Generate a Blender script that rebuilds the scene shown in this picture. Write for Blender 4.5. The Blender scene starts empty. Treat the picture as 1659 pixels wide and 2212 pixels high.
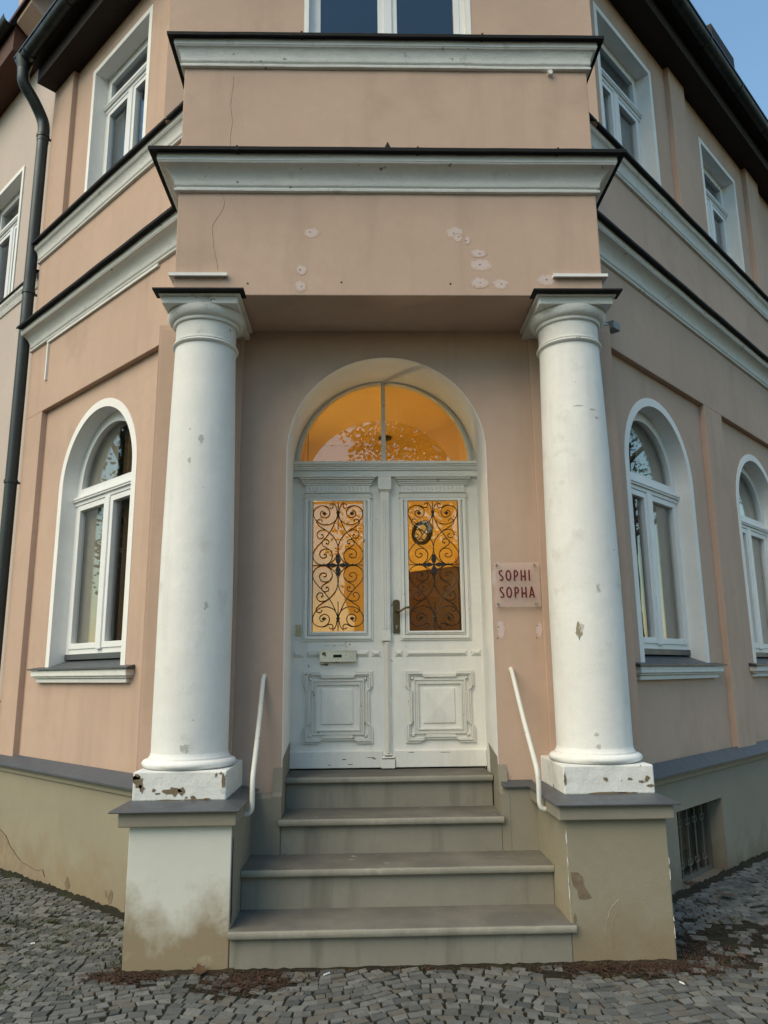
import bpy, bmesh, math, random
from mathutils import Vector, Matrix, noise as mnoise
random.seed(11)
R = math.radians
S2 = math.sqrt(2)

# ------------------------------------------------------------------ camera
sc = bpy.context.scene
col = sc.collection
CAM = Vector((-0.16, -4.09, 1.40))
def cam_axes(p, y, r):
    f = Vector((math.sin(y)*math.cos(p), math.cos(y)*math.cos(p), math.sin(p)))
    x = Vector((math.cos(y), -math.sin(y), 0)); u = x.cross(f)
    return math.cos(r)*x + math.sin(r)*u, -math.sin(r)*x + math.cos(r)*u, f
cx, cu, cf = cam_axes(R(11.917), R(1.555), R(-0.633))
cd = bpy.data.cameras.new('camera'); cam = bpy.data.objects.new('camera', cd); col.objects.link(cam)
cam.matrix_world = Matrix(((cx.x, cu.x, -cf.x, CAM.x), (cx.y, cu.y, -cf.y, CAM.y), (cx.z, cu.z, -cf.z, CAM.z), (0, 0, 0, 1)))
cd.sensor_fit = 'VERTICAL'; cd.sensor_height = 36.0; cd.sensor_width = 36.0; cd.lens = 36.0*1650/2212
cd.clip_start = 0.05; cd.clip_end = 3000
sc.camera = cam

# ------------------------------------------------------------------ light
SUN_EL, SUN_AZ = 46.0, -50.0          # azimuth measured from -Y towards -X (behind the viewer, to the left)
sd = Vector((math.sin(R(SUN_AZ))*math.cos(R(SUN_EL)), -math.cos(R(SUN_AZ))*math.cos(R(SUN_EL)), math.sin(R(SUN_EL))))
w = bpy.data.worlds.new('World'); sc.world = w; w.use_nodes = True
nt = w.node_tree; nt.nodes.clear()
sky = nt.nodes.new('ShaderNodeTexSky'); sky.sky_type = 'NISHITA'; sky.sun_disc = False
sky.sun_elevation = R(SUN_EL); sky.sun_rotation = math.atan2(sd.x, sd.y)
sky.air_density = 2.0; sky.dust_density = 0.0; sky.ozone_density = 10.0
bg = nt.nodes.new('ShaderNodeBackground'); bg.inputs['Strength'].default_value = 0.13
wo = nt.nodes.new('ShaderNodeOutputWorld')
nt.links.new(sky.outputs[0], bg.inputs['Color']); nt.links.new(bg.outputs[0], wo.inputs['Surface'])
sl = bpy.data.lights.new('sun', 'SUN'); sl.energy = 2.0; sl.angle = R(54); sl.color = (1.0, 0.84, 0.63)
sun = bpy.data.objects.new('sun', sl); col.objects.link(sun)
sun.rotation_euler = sd.to_track_quat('Z', 'Y').to_euler()
sc.view_settings.view_transform = 'Standard'; sc.view_settings.look = 'None'
sc.view_settings.exposure = 0.74; sc.view_settings.gamma = 1.0; sc.view_settings.use_curve_mapping = False
sc.view_settings.use_white_balance = True; sc.view_settings.white_balance_temperature = 7750; sc.view_settings.white_balance_tint = 5   # camera set for open shade
sc.cycles.use_denoising = True
sc.cycles.max_bounces = 6; sc.cycles.transparent_max_bounces = 12
sc.cycles.caustics_reflective = False; sc.cycles.caustics_refractive = False

# ------------------------------------------------------------------ materials
MATS = {}
def mk(name, base, rough=0.8, var=0.10, vscale=2.5, bump=0.15, bscale=90.0, spec=0.3, metal=0.0,
       spots=(), zstain=None, streak=None, bigbump=0.0, bigscale=6.0, updirt=None):
    m = bpy.data.materials.new(name); m.use_nodes = True; t = m.node_tree; N = t.nodes; L = t.links
    b = N['Principled BSDF']; b.inputs['Roughness'].default_value = rough
    b.inputs['Metallic'].default_value = metal; b.inputs['Specular IOR Level'].default_value = spec
    g = N.new('ShaderNodeNewGeometry'); pos = g.outputs['Position']
    def noise(scale, detail=4, rough_=0.55, vec=None):
        n = N.new('ShaderNodeTexNoise'); n.inputs['Scale'].default_value = scale
        n.inputs['Detail'].default_value = detail; n.inputs['Roughness'].default_value = rough_
        L.new(vec or pos, n.inputs['Vector']); return n.outputs[0]
    def rng(src, a, b_, c, d):
        r = N.new('ShaderNodeMapRange'); r.inputs[1].default_value = a; r.inputs[2].default_value = b_
        r.inputs[3].default_value = c; r.inputs[4].default_value = d; L.new(src, r.inputs[0]); return r.outputs[0]
    def mixc(fac, a, bcol):
        x = N.new('ShaderNodeMix'); x.data_type = 'RGBA'
        if isinstance(fac, float): x.inputs[0].default_value = fac
        else: L.new(fac, x.inputs[0])
        for i, v in ((6, a), (7, bcol)):
            if isinstance(v, tuple): x.inputs[i].default_value = (*v, 1)
            else: L.new(v, x.inputs[i])
        return x.outputs[2]
    def mul(a, bb):
        x = N.new('ShaderNodeMath'); x.operation = 'MULTIPLY'
        for i, v in ((0, a), (1, bb)):
            if isinstance(v, float): x.inputs[i].default_value = v
            else: L.new(v, x.inputs[i])
        return x.outputs[0]
    lo = tuple(c*(1-var) for c in base); hi = tuple(min(1, c*(1+var)) for c in base)
    c = mixc(rng(noise(vscale, 6, 0.65), 0.3, 0.7, 0, 1), lo, hi)
    c = mixc(mul(rng(noise(vscale*9, 3), 0.35, 0.7, 0, 1), 0.5), c, tuple(x*(1-var*0.8) for x in base))
    if streak:                                       # run-off streaks, long in z
        scol, amt, ssc = streak
        mp = N.new('ShaderNodeMapping'); mp.inputs['Scale'].default_value = (1, 1, 0.12); L.new(pos, mp.inputs[0])
        c = mixc(mul(rng(noise(ssc, 4, 0.6, mp.outputs[0]), 0.52, 0.75, 0, 1), amt), c, scol)
    if zstain:                                       # rising damp with a ragged noise edge
        scol, z0, z1, amt = zstain
        sp = N.new('ShaderNodeSeparateXYZ'); L.new(pos, sp.inputs[0])
        ad = N.new('ShaderNodeMath'); ad.operation = 'ADD'
        L.new(sp.outputs[2], ad.inputs[0]); L.new(rng(noise(5, 5, 0.6), 0.2, 0.8, -0.5*(z1-z0)-0.08, 0.5*(z1-z0)+0.08), ad.inputs[1])
        c = mixc(mul(rng(ad.outputs[0], z0, z1, 1, 0), amt), c, scol)
    if updirt:
        sn = N.new('ShaderNodeSeparateXYZ'); L.new(g.outputs['Normal'], sn.inputs[0])
        c = mixc(mul(rng(sn.outputs[2], 0.6, 0.95, 0, 1), rng(noise(3.5, 5), 0.25, 0.6, 0.65, 1.0)), c, updirt)
    for scol, ssc, th, soft in spots:                # chips and flecks
        c = mixc(rng(noise(ssc, 5, 0.6), th, th+soft, 0, 1), c, scol)
    L.new(c, b.inputs['Base Color'])
    L.new(rng(noise(vscale*4), 0.3, 0.7, max(0.02, rough-0.08), min(1, rough+0.08)), b.inputs['Roughness'])
    if bump:
        bp = N.new('ShaderNodeBump'); bp.inputs['Strength'].default_value = bump; bp.inputs['Distance'].default_value = 0.004
        L.new(noise(bscale, 4, 0.6), bp.inputs['Height'])
        if bigbump:
            b2 = N.new('ShaderNodeBump'); b2.inputs['Strength'].default_value = bigbump; b2.inputs['Distance'].default_value = 0.012
            L.new(noise(bigscale, 3, 0.5), b2.inputs['Height']); L.new(b2.outputs[0], bp.inputs['Normal'])
        L.new(bp.outputs[0], b.inputs['Normal'])
    MATS[name] = m; return m
PEACH = (0.525, 0.378, 0.298)
mk('peach', PEACH, 0.9, 0.08, 1.3, 0.55, 150, 0.15, streak=((0.36, 0.265, 0.205), 0.40, 4.0), spots=(((0.41, 0.30, 0.23), 1.7, 0.58, 0.24), ((0.30, 0.23, 0.18), 45, 0.735, 0.03)), bigbump=0.4, bigscale=2.2)
mk('peach_patch', (0.55, 0.435, 0.405), 0.9, 0.08, 30, 0.3, 130, 0.15)
mk('neighbour', (0.52, 0.445, 0.40), 0.9, 0.06, 1.6, 0.3, 130, 0.15, bigbump=0.2)
mk('white', (0.745, 0.75, 0.73), 0.7, 0.06, 3, 0.4, 90, 0.25, streak=((0.60, 0.60, 0.57), 0.45, 9.0), spots=(((0.60, 0.59, 0.55), 5, 0.60, 0.16), ((0.36, 0.34, 0.30), 17, 0.72, 0.02)), bigbump=0.35, bigscale=9)
mk('white_old', (0.70, 0.70, 0.67), 0.75, 0.07, 5, 0.4, 80, 0.25, spots=(((0.25, 0.22, 0.18), 14, 0.675, 0.02), ((0.46, 0.44, 0.40), 5, 0.60, 0.14)), bigbump=0.6, bigscale=14)
mk('white_peel', (0.70, 0.71, 0.69), 0.75, 0.08, 6, 0.45, 70, 0.25, spots=(((0.42, 0.41, 0.37), 9, 0.60, 0.12), ((0.15, 0.115, 0.08), 11, 0.665, 0.012)), bigbump=0.6, bigscale=12)
mk('reveal_white', (0.82, 0.815, 0.79), 0.8, 0.06, 3, 0.25, 110, 0.2, bigbump=0.25)
mk('socle', (0.285, 0.258, 0.192), 0.9, 0.08, 2.0, 0.35, 120, 0.15, zstain=((0.25, 0.19, 0.12), 0.0, 0.32, 0.75), bigbump=0.3, bigscale=4)
mk('socle_dark', (0.268, 0.246, 0.198), 0.9, 0.08, 2.5, 0.35, 120, 0.15, zstain=((0.17, 0.13, 0.09), -0.05, 0.2, 0.7), bigbump=0.3, bigscale=4)
mk('socle_pale', (0.62, 0.62, 0.56), 0.9, 0.05, 2.0, 0.3, 120, 0.15, zstain=((0.27, 0.21, 0.13), 0.08, 0.40, 0.95),
   spots=(((0.20, 0.15, 0.095), 3.2, 0.66, 0.10),), bigbump=0.3, bigscale=4)
mk('mortar', (0.20, 0.155, 0.105), 0.95, 0.25, 20, 0.6, 60, 0.1)
mk('crack', (0.05, 0.04, 0.03), 0.95, 0.1, 20, 0.0)
mk('step', (0.30, 0.285, 0.24), 0.8, 0.16, 5, 0.35, 120, 0.25, updirt=(0.118, 0.113, 0.098), spots=(((0.33, 0.32, 0.28), 11, 0.665, 0.10),), streak=((0.13, 0.12, 0.10), 0.35, 6.0), bigbump=0.25, bigscale=10)
mk('riser', (0.255, 0.24, 0.20), 0.88, 0.10, 3, 0.3, 110, 0.15, streak=((0.11, 0.105, 0.085), 0.75, 6.0), bigbump=0.25)
mk('slate', (0.070, 0.078, 0.088), 0.45, 0.14, 5, 0.12, 60, 0.5, bigbump=0.15)
mk('flashing', (0.014, 0.015, 0.016), 0.7, 0.2, 6, 0.15, 70, 0.2)
mk('zinc', (0.038, 0.046, 0.047), 0.45, 0.22, 4, 0.15, 50, 0.5, metal=0.5, streak=((0.12, 0.14, 0.135), 0.5, 9.0))
mk('eave', (0.022, 0.015, 0.012), 0.7, 0.2, 6, 0.2, 50, 0.3)
mk('eave_brown', (0.10, 0.045, 0.03), 0.7, 0.2, 6, 0.2, 50, 0.3)
mk('tile', (0.06, 0.03, 0.025), 0.7, 0.2, 6, 0.3, 30, 0.3)
mk('door_paint', (0.80, 0.79, 0.745), 0.55, 0.06, 5, 0.18, 60, 0.35, spots=(((0.30, 0.27, 0.22), 20, 0.70, 0.02),), streak=((0.64, 0.63, 0.58), 0.5, 12.0), bigbump=0.15)
mk('door_relief', (0.72, 0.71, 0.66), 0.6, 0.08, 8, 0.2, 60, 0.35, spots=(((0.27, 0.24, 0.20), 24, 0.66, 0.03),), bigbump=0.2)
mk('window_paint', (0.76, 0.78, 0.78), 0.45, 0.04, 5, 0.1, 60, 0.4)
mk('iron', (0.010, 0.009, 0.010), 0.45, 0.2, 20, 0.1, 80, 0.5)
mk('rail', (0.66, 0.66, 0.61), 0.5, 0.08, 9, 0.25, 70, 0.4, spots=(((0.30, 0.27, 0.20), 30, 0.66, 0.03),))
mk('alu', (0.66, 0.64, 0.58), 0.32, 0.06, 9, 0.05, 60, 0.5, metal=0.7)
mk('brass', (0.15, 0.105, 0.055), 0.38, 0.15, 20, 0.1, 60, 0.5, metal=0.8)
mk('bell', (0.52, 0.45, 0.28), 0.5, 0.05, 20, 0.05)
mk('red', (0.12, 0.008, 0.014), 0.45, 0.05, 20, 0.05)
mk('steel', (0.45, 0.44, 0.42), 0.3, 0.1, 20, 0.05, metal=0.9)
mk('black', (0.006, 0.006, 0.007), 0.6, 0.1, 20, 0.05)
mk('soil', (0.026, 0.024, 0.017), 0.95, 0.35, 8, 0.8, 40, 0.1, spots=(((0.032, 0.040, 0.017), 3.0, 0.58, 0.12),), bigbump=0.6, bigscale=30)
mk('soil_red', (0.042, 0.033, 0.023), 0.95, 0.4, 12, 0.9, 60, 0.1, spots=(((0.05, 0.055, 0.025), 4.0, 0.60, 0.10),), bigbump=0.8, bigscale=40)
mk('asphalt', (0.05, 0.05, 0.05), 0.9, 0.2, 6, 0.5, 120, 0.2)
for i, c in enumerate(((0.126, 0.129, 0.121), (0.098, 0.102, 0.097), (0.158, 0.160, 0.148), (0.122, 0.114, 0.097), (0.074, 0.079, 0.076))):
    mk('stone%d' % i, c, 0.82, 0.18, 14, 0.45, 70, 0.25, spots=(((0.10, 0.10, 0.085), 9, 0.64, 0.10),), bigbump=0.4, bigscale=22)
mk('weed', (0.035, 0.055, 0.015), 0.8, 0.3, 20, 0.0)
mk('dry', (0.10, 0.055, 0.032), 0.85, 0.35, 20, 0.0)
mk('dry_dark', (0.055, 0.030, 0.021), 0.85, 0.35, 20, 0.0)
mk('litter', (0.7, 0.7, 0.68), 0.6, 0.05, 20, 0.0)
mk('bark', (0.12, 0.10, 0.075), 0.9, 0.3, 6, 0.6, 20, 0.1)
mk('leaf', (0.055, 0.085, 0.022), 0.6, 0.35, 2, 0.0)
mk('room_yellow', (0.72, 0.50, 0.18), 0.85, 0.04, 2, 0.1, 60, 0.1)
mk('room_wood', (0.085, 0.038, 0.013), 0.5, 0.12, 3, 0.1, 30, 0.3)
mk('room_grey', (0.58, 0.53, 0.43), 0.85, 0.05, 2, 0.1, 60, 0.1)
mk('room_sky_teal', (0.03, 0.055, 0.075), 0.85, 0.05, 2, 0.1, 60, 0.1)  # blue of the mirrored sky put into the room colour
mk('curtain_brown', (0.16, 0.105, 0.06), 0.9, 0.15, 3, 0.1, 60, 0.1)
mk('lit_jamb_beige', (0.40, 0.365, 0.30), 0.9, 0.05, 3, 0.1, 60, 0.1)  # tone of the lit inner jamb, worn by an added sheet
mk('curtain_sky_tint', (0.15, 0.185, 0.21), 0.9, 0.05, 3, 0.1, 60, 0.1)  # curtain with the grey-blue of sky mirrored in the panes painted in
mk('curtain_pale', (0.36, 0.37, 0.35), 0.9, 0.06, 3, 0.1, 60, 0.1)
mk('rail_grey', (0.13, 0.125, 0.105), 0.6, 0.1, 9, 0.25, 70, 0.3, spots=(((0.12, 0.10, 0.07), 30, 0.62, 0.03),))
mk('render_loss', (0.27, 0.215, 0.15), 0.95, 0.2, 9, 0.5, 60, 0.1)
mk('sensor_grey', (0.22, 0.23, 0.23), 0.5, 0.05, 20, 0.05)
mk('chip', (0.50, 0.49, 0.45), 0.8, 0.1, 20, 0.1)
mk('hairline', (0.20, 0.15, 0.11), 0.95, 0.1, 20, 0.0)
mk('drill_grey', (0.24, 0.20, 0.18), 0.9, 0.15, 30, 0.2)
mk('clock_face', (0.62, 0.52, 0.32), 0.6, 0.05, 20, 0.0)
mk('clock_rim', (0.06, 0.045, 0.03), 0.4, 0.1, 20, 0.0)

def glass(name, ior, tint=(1, 1, 1), rough=0.0):
    m = bpy.data.materials.new(name); m.use_nodes = True; t = m.node_tree; N = t.nodes; L = t.links; N.clear()
    o = N.new('ShaderNodeOutputMaterial'); mx = N.new('ShaderNodeMixShader'); fr = N.new('ShaderNodeFresnel')
    tr = N.new('ShaderNodeBsdfTransparent'); gl = N.new('ShaderNodeBsdfGlossy')
    gi = N.new('ShaderNodeNewGeometry'); mi = N.new('ShaderNodeMapRange'); mi.inputs[3].default_value = ior; mi.inputs[4].default_value = 1/ior   # same reflectance at both faces of the sheet
    L.new(gi.outputs['Backfacing'], mi.inputs[0]); L.new(mi.outputs[0], fr.inputs['IOR']); tr.inputs['Color'].default_value = (*tint, 1)
    gl.inputs['Roughness'].default_value = rough; gl.inputs['Color'].default_value = (1, 1, 1, 1)
    g = N.new('ShaderNodeNewGeometry'); nz = N.new('ShaderNodeTexNoise'); nz.inputs['Scale'].default_value = 3.0; nz.inputs['Detail'].default_value = 1.0
    L.new(g.outputs['Position'], nz.inputs['Vector'])
    bp = N.new('ShaderNodeBump'); bp.inputs['Strength'].default_value = 0.05; bp.inputs['Distance'].default_value = 0.01
    L.new(nz.outputs[0], bp.inputs['Height']); L.new(bp.outputs[0], gl.inputs['Normal'])
    L.new(fr.outputs[0], mx.inputs[0]); L.new(tr.outputs[0], mx.inputs[1]); L.new(gl.outputs[0], mx.inputs[2]); L.new(mx.outputs[0], o.inputs['Surface'])
    MATS[name] = m
glass('glass', 1.7, (0.88, 0.89, 0.88)); glass('glass_fan', 1.8, (1.0, 0.97, 0.88)); glass('glass_up', 1.55, (0.82, 0.87, 0.89)); glass('acrylic', 1.22, (0.995, 0.985, 0.985))
def frosted(name, c, fac):
    m = bpy.data.materials.new(name); m.use_nodes = True; t = m.node_tree; N = t.nodes; L = t.links; b = N['Principled BSDF']; o = N['Material Output']
    b.inputs['Base Color'].default_value = (*c, 1); b.inputs['Roughness'].default_value = 0.25
    tr = N.new('ShaderNodeBsdfTransparent'); mx = N.new('ShaderNodeMixShader'); mx.inputs[0].default_value = fac
    L.new(tr.outputs[0], mx.inputs[1]); L.new(b.outputs[0], mx.inputs[2]); L.new(mx.outputs[0], o.inputs['Surface']); MATS[name] = m
frosted('plate', (0.74, 0.60, 0.56), 0.20)
def emit(name, c, s):
    m = bpy.data.materials.new(name); m.use_nodes = True; b = m.node_tree.nodes['Principled BSDF']
    b.inputs['Emission Color'].default_value = (*c, 1); b.inputs['Emission Strength'].default_value = s; b.inputs['Base Color'].default_value = (*c, 1)
    MATS[name] = m
emit('lamp_glow', (1.0, 0.80, 0.42), 5.0)

def fade_to(name, src_mat, c, sc_):          # copy of a plaster whose colour turns to c where the mesh attribute 'fade' is 1
    m = MATS[src_mat].copy(); m.name = name; t = m.node_tree; N = t.nodes; L = t.links; b = N['Principled BSDF']
    src_ = b.inputs['Base Color'].links[0].from_socket
    at = N.new('ShaderNodeAttribute'); at.attribute_name = 'fade'; nz = N.new('ShaderNodeTexNoise'); nz.inputs['Scale'].default_value = sc_; nz.inputs['Detail'].default_value = 5
    g = N.new('ShaderNodeNewGeometry'); L.new(g.outputs['Position'], nz.inputs['Vector'])
    ad = N.new('ShaderNodeMath'); ad.operation = 'ADD'; ml_ = N.new('ShaderNodeMath'); ml_.operation = 'MULTIPLY'; ml_.inputs[1].default_value = 1.8; L.new(nz.outputs[0], ml_.inputs[0]); L.new(at.outputs['Fac'], ad.inputs[0]); L.new(ml_.outputs[0], ad.inputs[1])
    r = N.new('ShaderNodeMapRange'); r.inputs[1].default_value = 1.15; r.inputs[2].default_value = 1.45; L.new(ad.outputs[0], r.inputs[0])
    x = N.new('ShaderNodeMix'); x.data_type = 'RGBA'; L.new(r.outputs[0], x.inputs[0]); L.new(src_, x.inputs[6]); x.inputs[7].default_value = (*c, 1); L.new(x.outputs[2], b.inputs['Base Color']); MATS[name] = m
fade_to('patch_soft', 'peach', (0.585, 0.47, 0.44), 45)

# ------------------------------------------------------------------ mesh helpers
def Fw(u, d, z): return (u, d, z)                                   # world: x, y, z
def Fl(u, d, z): return ((-u - d)/S2, (u - d)/S2, z)                # left street front: u along, d outward
def Fr(u, d, z): return ((u + d)/S2, (u - d)/S2, z)                 # right street front
def Fc(u, d, z): return (u, -d, z)                                  # entrance front: u = x, d = -y

class MB:
    def __init__(s, fr=Fw): s.v = []; s.f = []; s.fr = fr; s.mi = []
    def add(s, vs, fs):
        o = len(s.v); s.v += [s.fr(*p) for p in vs]; s.f += [tuple(i+o for i in f) for f in fs]; return s
    def box(s, a0, a1, b0, b1, c0, c1):
        return s.add([(a0, b0, c0), (a1, b0, c0), (a1, b1, c0), (a0, b1, c0), (a0, b0, c1), (a1, b0, c1), (a1, b1, c1), (a0, b1, c1)],
                     [(0, 1, 2, 3), (4, 5, 6, 7), (0, 1, 5, 4), (1, 2, 6, 5), (2, 3, 7, 6), (3, 0, 4, 7)])
    def frustum(s, r0, z0, r1, z1):                                  # r = (a0,a1,b0,b1)
        a, b = r0, r1
        return s.add([(a[0], a[2], z0), (a[1], a[2], z0), (a[1], a[3], z0), (a[0], a[3], z0), (b[0], b[2], z1), (b[1], b[2], z1), (b[1], b[3], z1), (b[0], b[3], z1)],
                     [(0, 1, 2, 3), (4, 5, 6, 7), (0, 1, 5, 4), (1, 2, 6, 5), (2, 3, 7, 6), (3, 0, 4, 7)])
    def raised(s, u0, u1, z0, z1, d0, d1, ins):                      # bevelled block on a face (d grows outward)
        return s.add([(u0, d0, z0), (u1, d0, z0), (u1, d0, z1), (u0, d0, z1), (u0+ins, d1, z0+ins), (u1-ins, d1, z0+ins), (u1-ins, d1, z1-ins), (u0+ins, d1, z1-ins)],
                     [(0, 1, 2, 3), (4, 5, 6, 7), (0, 1, 5, 4), (1, 2, 6, 5), (2, 3, 7, 6), (3, 0, 4, 7)])
    def prism(s, poly, d0, d1):                                      # poly of (u,z), extruded in d
        n = len(poly)
        return s.add([(u, d0, z) for u, z in poly] + [(u, d1, z) for u, z in poly],
                     [tuple(range(n)), tuple(range(n, 2*n))] + [(i, (i+1) % n, n+(i+1) % n, n+i) for i in range(n)])
    def ring(s, outer, inner, d0, d1, closed=True):                  # band between two outlines of equal count, extruded in d
        n = len(outer); vs = [(u, d0, z) for u, z in outer] + [(u, d0, z) for u, z in inner] + [(u, d1, z) for u, z in outer] + [(u, d1, z) for u, z in inner]
        fs = []
        for i in range(n if closed else n-1):
            j = (i+1) % n
            fs += [(i, j, n+j, n+i), (2*n+i, 2*n+j, 3*n+j, 3*n+i), (i, j, 2*n+j, 2*n+i), (n+i, n+j, 3*n+j, 3*n+i)]
        if not closed: fs += [(0, n, 3*n, 2*n), (n-1, 2*n-1, 4*n-1, 3*n-1)]
        return s.add(vs, fs)
    def frame(s, u0, u1, z0, z1, wd, d0, d1):
        return s.ring([(u0, z0), (u1, z0), (u1, z1), (u0, z1)], [(u0+wd, z0+wd), (u1-wd, z0+wd), (u1-wd, z1-wd), (u0+wd, z1-wd)], d0, d1)
    def slab(s, u0, u1, z0, z1, df, db, ops=(), n=28):              # wall with openings (uc, half, zbottom, zspring, arch?)
        br = [u0, u1]
        for uc, a, zb, zs, arch in ops:
            br += [uc-a*math.cos(math.pi*i/n) for i in range(n+1)] if arch else [uc-a, uc+a]
        br = sorted(set(round(b, 6) for b in br))
        def top(op, u):
            uc, a, zb, zs, arch = op
            return zs + (math.sqrt(max(0, a*a-(u-uc)**2)) if arch else 0)
        for a, b in zip(br[:-1], br[1:]):
            m = (a+b)/2; op = next((o for o in ops if o[0]-o[1] < m < o[0]+o[1]), None)
            if not op: cells = [((a, z0), (b, z0), (b, z1), (a, z1))]
            else:
                cells = [((a, top(op, a)), (b, top(op, b)), (b, z1), (a, z1))]
                if op[2] > z0: cells.append(((a, z0), (b, z0), (b, op[2]), (a, op[2])))
                ta, tb = top(op, a), top(op, b)
                s.add([(a, df, ta), (b, df, tb), (b, db, tb), (a, db, ta)], [(0, 1, 2, 3)])
                s.add([(a, df, op[2]), (b, df, op[2]), (b, db, op[2]), (a, db, op[2])], [(0, 1, 2, 3)])
            for c in cells:
                s.add([(u, df, z) for u, z in c], [(0, 1, 2, 3)]); s.add([(u, db, z) for u, z in c], [(0, 1, 2, 3)])
        for uc, a, zb, zs, arch in ops:
            for u in (uc-a, uc+a): s.add([(u, df, zb), (u, df, zs), (u, db, zs), (u, db, zb)], [(0, 1, 2, 3)])
        for u in (u0, u1): s.add([(u, df, z0), (u, df, z1), (u, db, z1), (u, db, z0)], [(0, 1, 2, 3)])
        for z in (z0, z1): s.add([(u0, df, z), (u1, df, z), (u1, db, z), (u0, db, z)], [(0, 1, 2, 3)])
        return s
    def lathe(s, x, y, prof, n=64):
        vs = []; fs = []
        for k, (r, z) in enumerate(prof):
            for i in range(n):
                a = 2*math.pi*i/n; vs.append((x+r*math.cos(a), y+r*math.sin(a), z))
        for k in range(len(prof)-1):
            for i in range(n): fs.append((k*n+i, k*n+(i+1) % n, (k+1)*n+(i+1) % n, (k+1)*n+i))
        fs += [tuple(range(n)), tuple(range((len(prof)-1)*n, len(prof)*n))]
        return s.add(vs, fs)
    def tube(s, pts, r, n=10):
        pts = [Vector(p) for p in pts]; rs = r if isinstance(r, (list, tuple)) else [r]*len(pts); vs = []; fs = []
        ref = None
        for i, p in enumerate(pts):
            t = (pts[min(i+1, len(pts)-1)] - pts[max(i-1, 0)]).normalized()
            if ref is None: ref = Vector((0, 0, 1)) if abs(t.z) < 0.9 else Vector((1, 0, 0))
            a = (ref - t*ref.dot(t)).normalized(); ref = a; b = t.cross(a)
            for k in range(n):
                q = 2*math.pi*k/n; vs.append(tuple(p + a*(rs[i]*math.cos(q)) + b*(rs[i]*math.sin(q))))
        for i in range(len(pts)-1):
            for k in range(n): fs.append((i*n+k, i*n+(k+1) % n, (i+1)*n+(k+1) % n, (i+1)*n+k))
        fs += [tuple(range(n)), tuple(range((len(pts)-1)*n, len(pts)*n))]
        return s.add(vs, fs)
    def sweep(s, path, prof, jit=0.0):                               # path (x,y) walked with the outside on its right hand; prof (out,z)
        if jit:
            q = [path[0]]
            for a, b in zip(path[:-1], path[1:]):
                k_ = max(1, int(math.hypot(b[0]-a[0], b[1]-a[1])/0.09)); q += [(a[0]+(b[0]-a[0])*t/k_, a[1]+(b[1]-a[1])*t/k_) for t in range(1, k_+1)]
            path = q
        n = len(path); dirs = [(Vector(path[i+1])-Vector(path[i])).normalized() for i in range(n-1)]
        m = len(prof); vs = []
        for i, p in enumerate(path):
            a = dirs[max(i-1, 0)]; b = dirs[min(i, n-2)]
            na = Vector((a.y, -a.x)); nb = Vector((b.y, -b.x)); k = (na+nb).normalized(); k = k/max(0.3, k.dot(na))
            for o, z in prof:
                if jit: o, z = o+jit*mnoise.noise((p[0]*2.3, p[1]*2.3, z*9)), z+jit*0.8*mnoise.noise((p[0]*1.7+9, p[1]*1.7, 3.0))+jit*0.5*mnoise.noise((p[0]*7, p[1]*7, z*20))
                vs.append((p[0]+k.x*o, p[1]+k.y*o, z))
        fs = [(i*m+j, i*m+(j+1) % m, (i+1)*m+(j+1) % m, (i+1)*m+j) for i in range(n-1) for j in range(m)]
        fs += [tuple(range(m)), tuple(range((n-1)*m, n*m))]
        return s.add(vs, fs)
    def build(s, name, mat, parent=None, smooth=0, bevel=0, label=None, merge=False):
        me = bpy.data.meshes.new(name); me.from_pydata(s.v, [], s.f); me.update()
        bm = bmesh.new(); bm.from_mesh(me)
        if merge: bmesh.ops.remove_doubles(bm, verts=bm.verts, dist=1e-5)
        bmesh.ops.recalc_face_normals(bm, faces=bm.faces); bm.to_mesh(me); bm.free()
        me.materials.append(MATS[mat])
        if smooth:
            me.polygons.foreach_set('use_smooth', [True]*len(me.polygons)); me.set_sharp_from_angle(angle=R(smooth))
        o = bpy.data.objects.new(name, me); col.objects.link(o)
        if parent is not None: o.parent = parent
        if bevel:
            b = o.modifiers.new('edge', 'BEVEL'); b.width = bevel; b.segments = 2; b.limit_method = 'ANGLE'; b.angle_limit = R(40)
        if label: o['label'] = label
        return o
def mirror(o):  # copy of a mesh object with the same data
    c = o.copy(); col.objects.link(c); return c
def empty(name, loc=(0, 0, 0), parent=None):
    o = bpy.data.objects.new(name, None); col.objects.link(o); o.location = loc; o.empty_display_size = 0.2
    if parent is not None: o.parent = parent
    return o
def tag(o, label=None, cat=None, group=None, kind=None):
    for k, v in (('label', label), ('category', cat), ('group', group), ('kind', kind)):
        if v: o[k] = v
    return o
def blob(cu_, cz_, ru, rz, n=14, rough=0.35, rnd=random):            # irregular outline of (u,z)
    ph = rnd.random()*6
    return [(cu_+ru*math.cos(2*math.pi*i/n)*(1+rough*(rnd.random()-0.5)*1.4), cz_+rz*math.sin(2*math.pi*i/n)*(1+rough*(rnd.random()-0.5)*1.4)) for i in range(n)]
def soft_patch(fr, u, z, ru, rz, d0, name, mat, parent, n=20):
    vs = [(u, d0, z)]; fade = [1.0]
    for q, fv in ((0.5, 0.75), (1.0, 0.0)):
        for i in range(n): vs.append((u+ru*q*math.cos(2*math.pi*i/n), d0, z+rz*q*math.sin(2*math.pi*i/n))); fade.append(fv)
    fs = [(0, 1+i, 1+(i+1) % n) for i in range(n)]+[(1+i, 1+(i+1) % n, n+1+(i+1) % n, n+1+i) for i in range(n)]
    o = MB(fr).add(vs, fs).build(name, mat, parent, smooth=60)
    at = o.data.attributes.new('fade', 'FLOAT', 'POINT'); at.data.foreach_set('value', fade); return o
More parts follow.
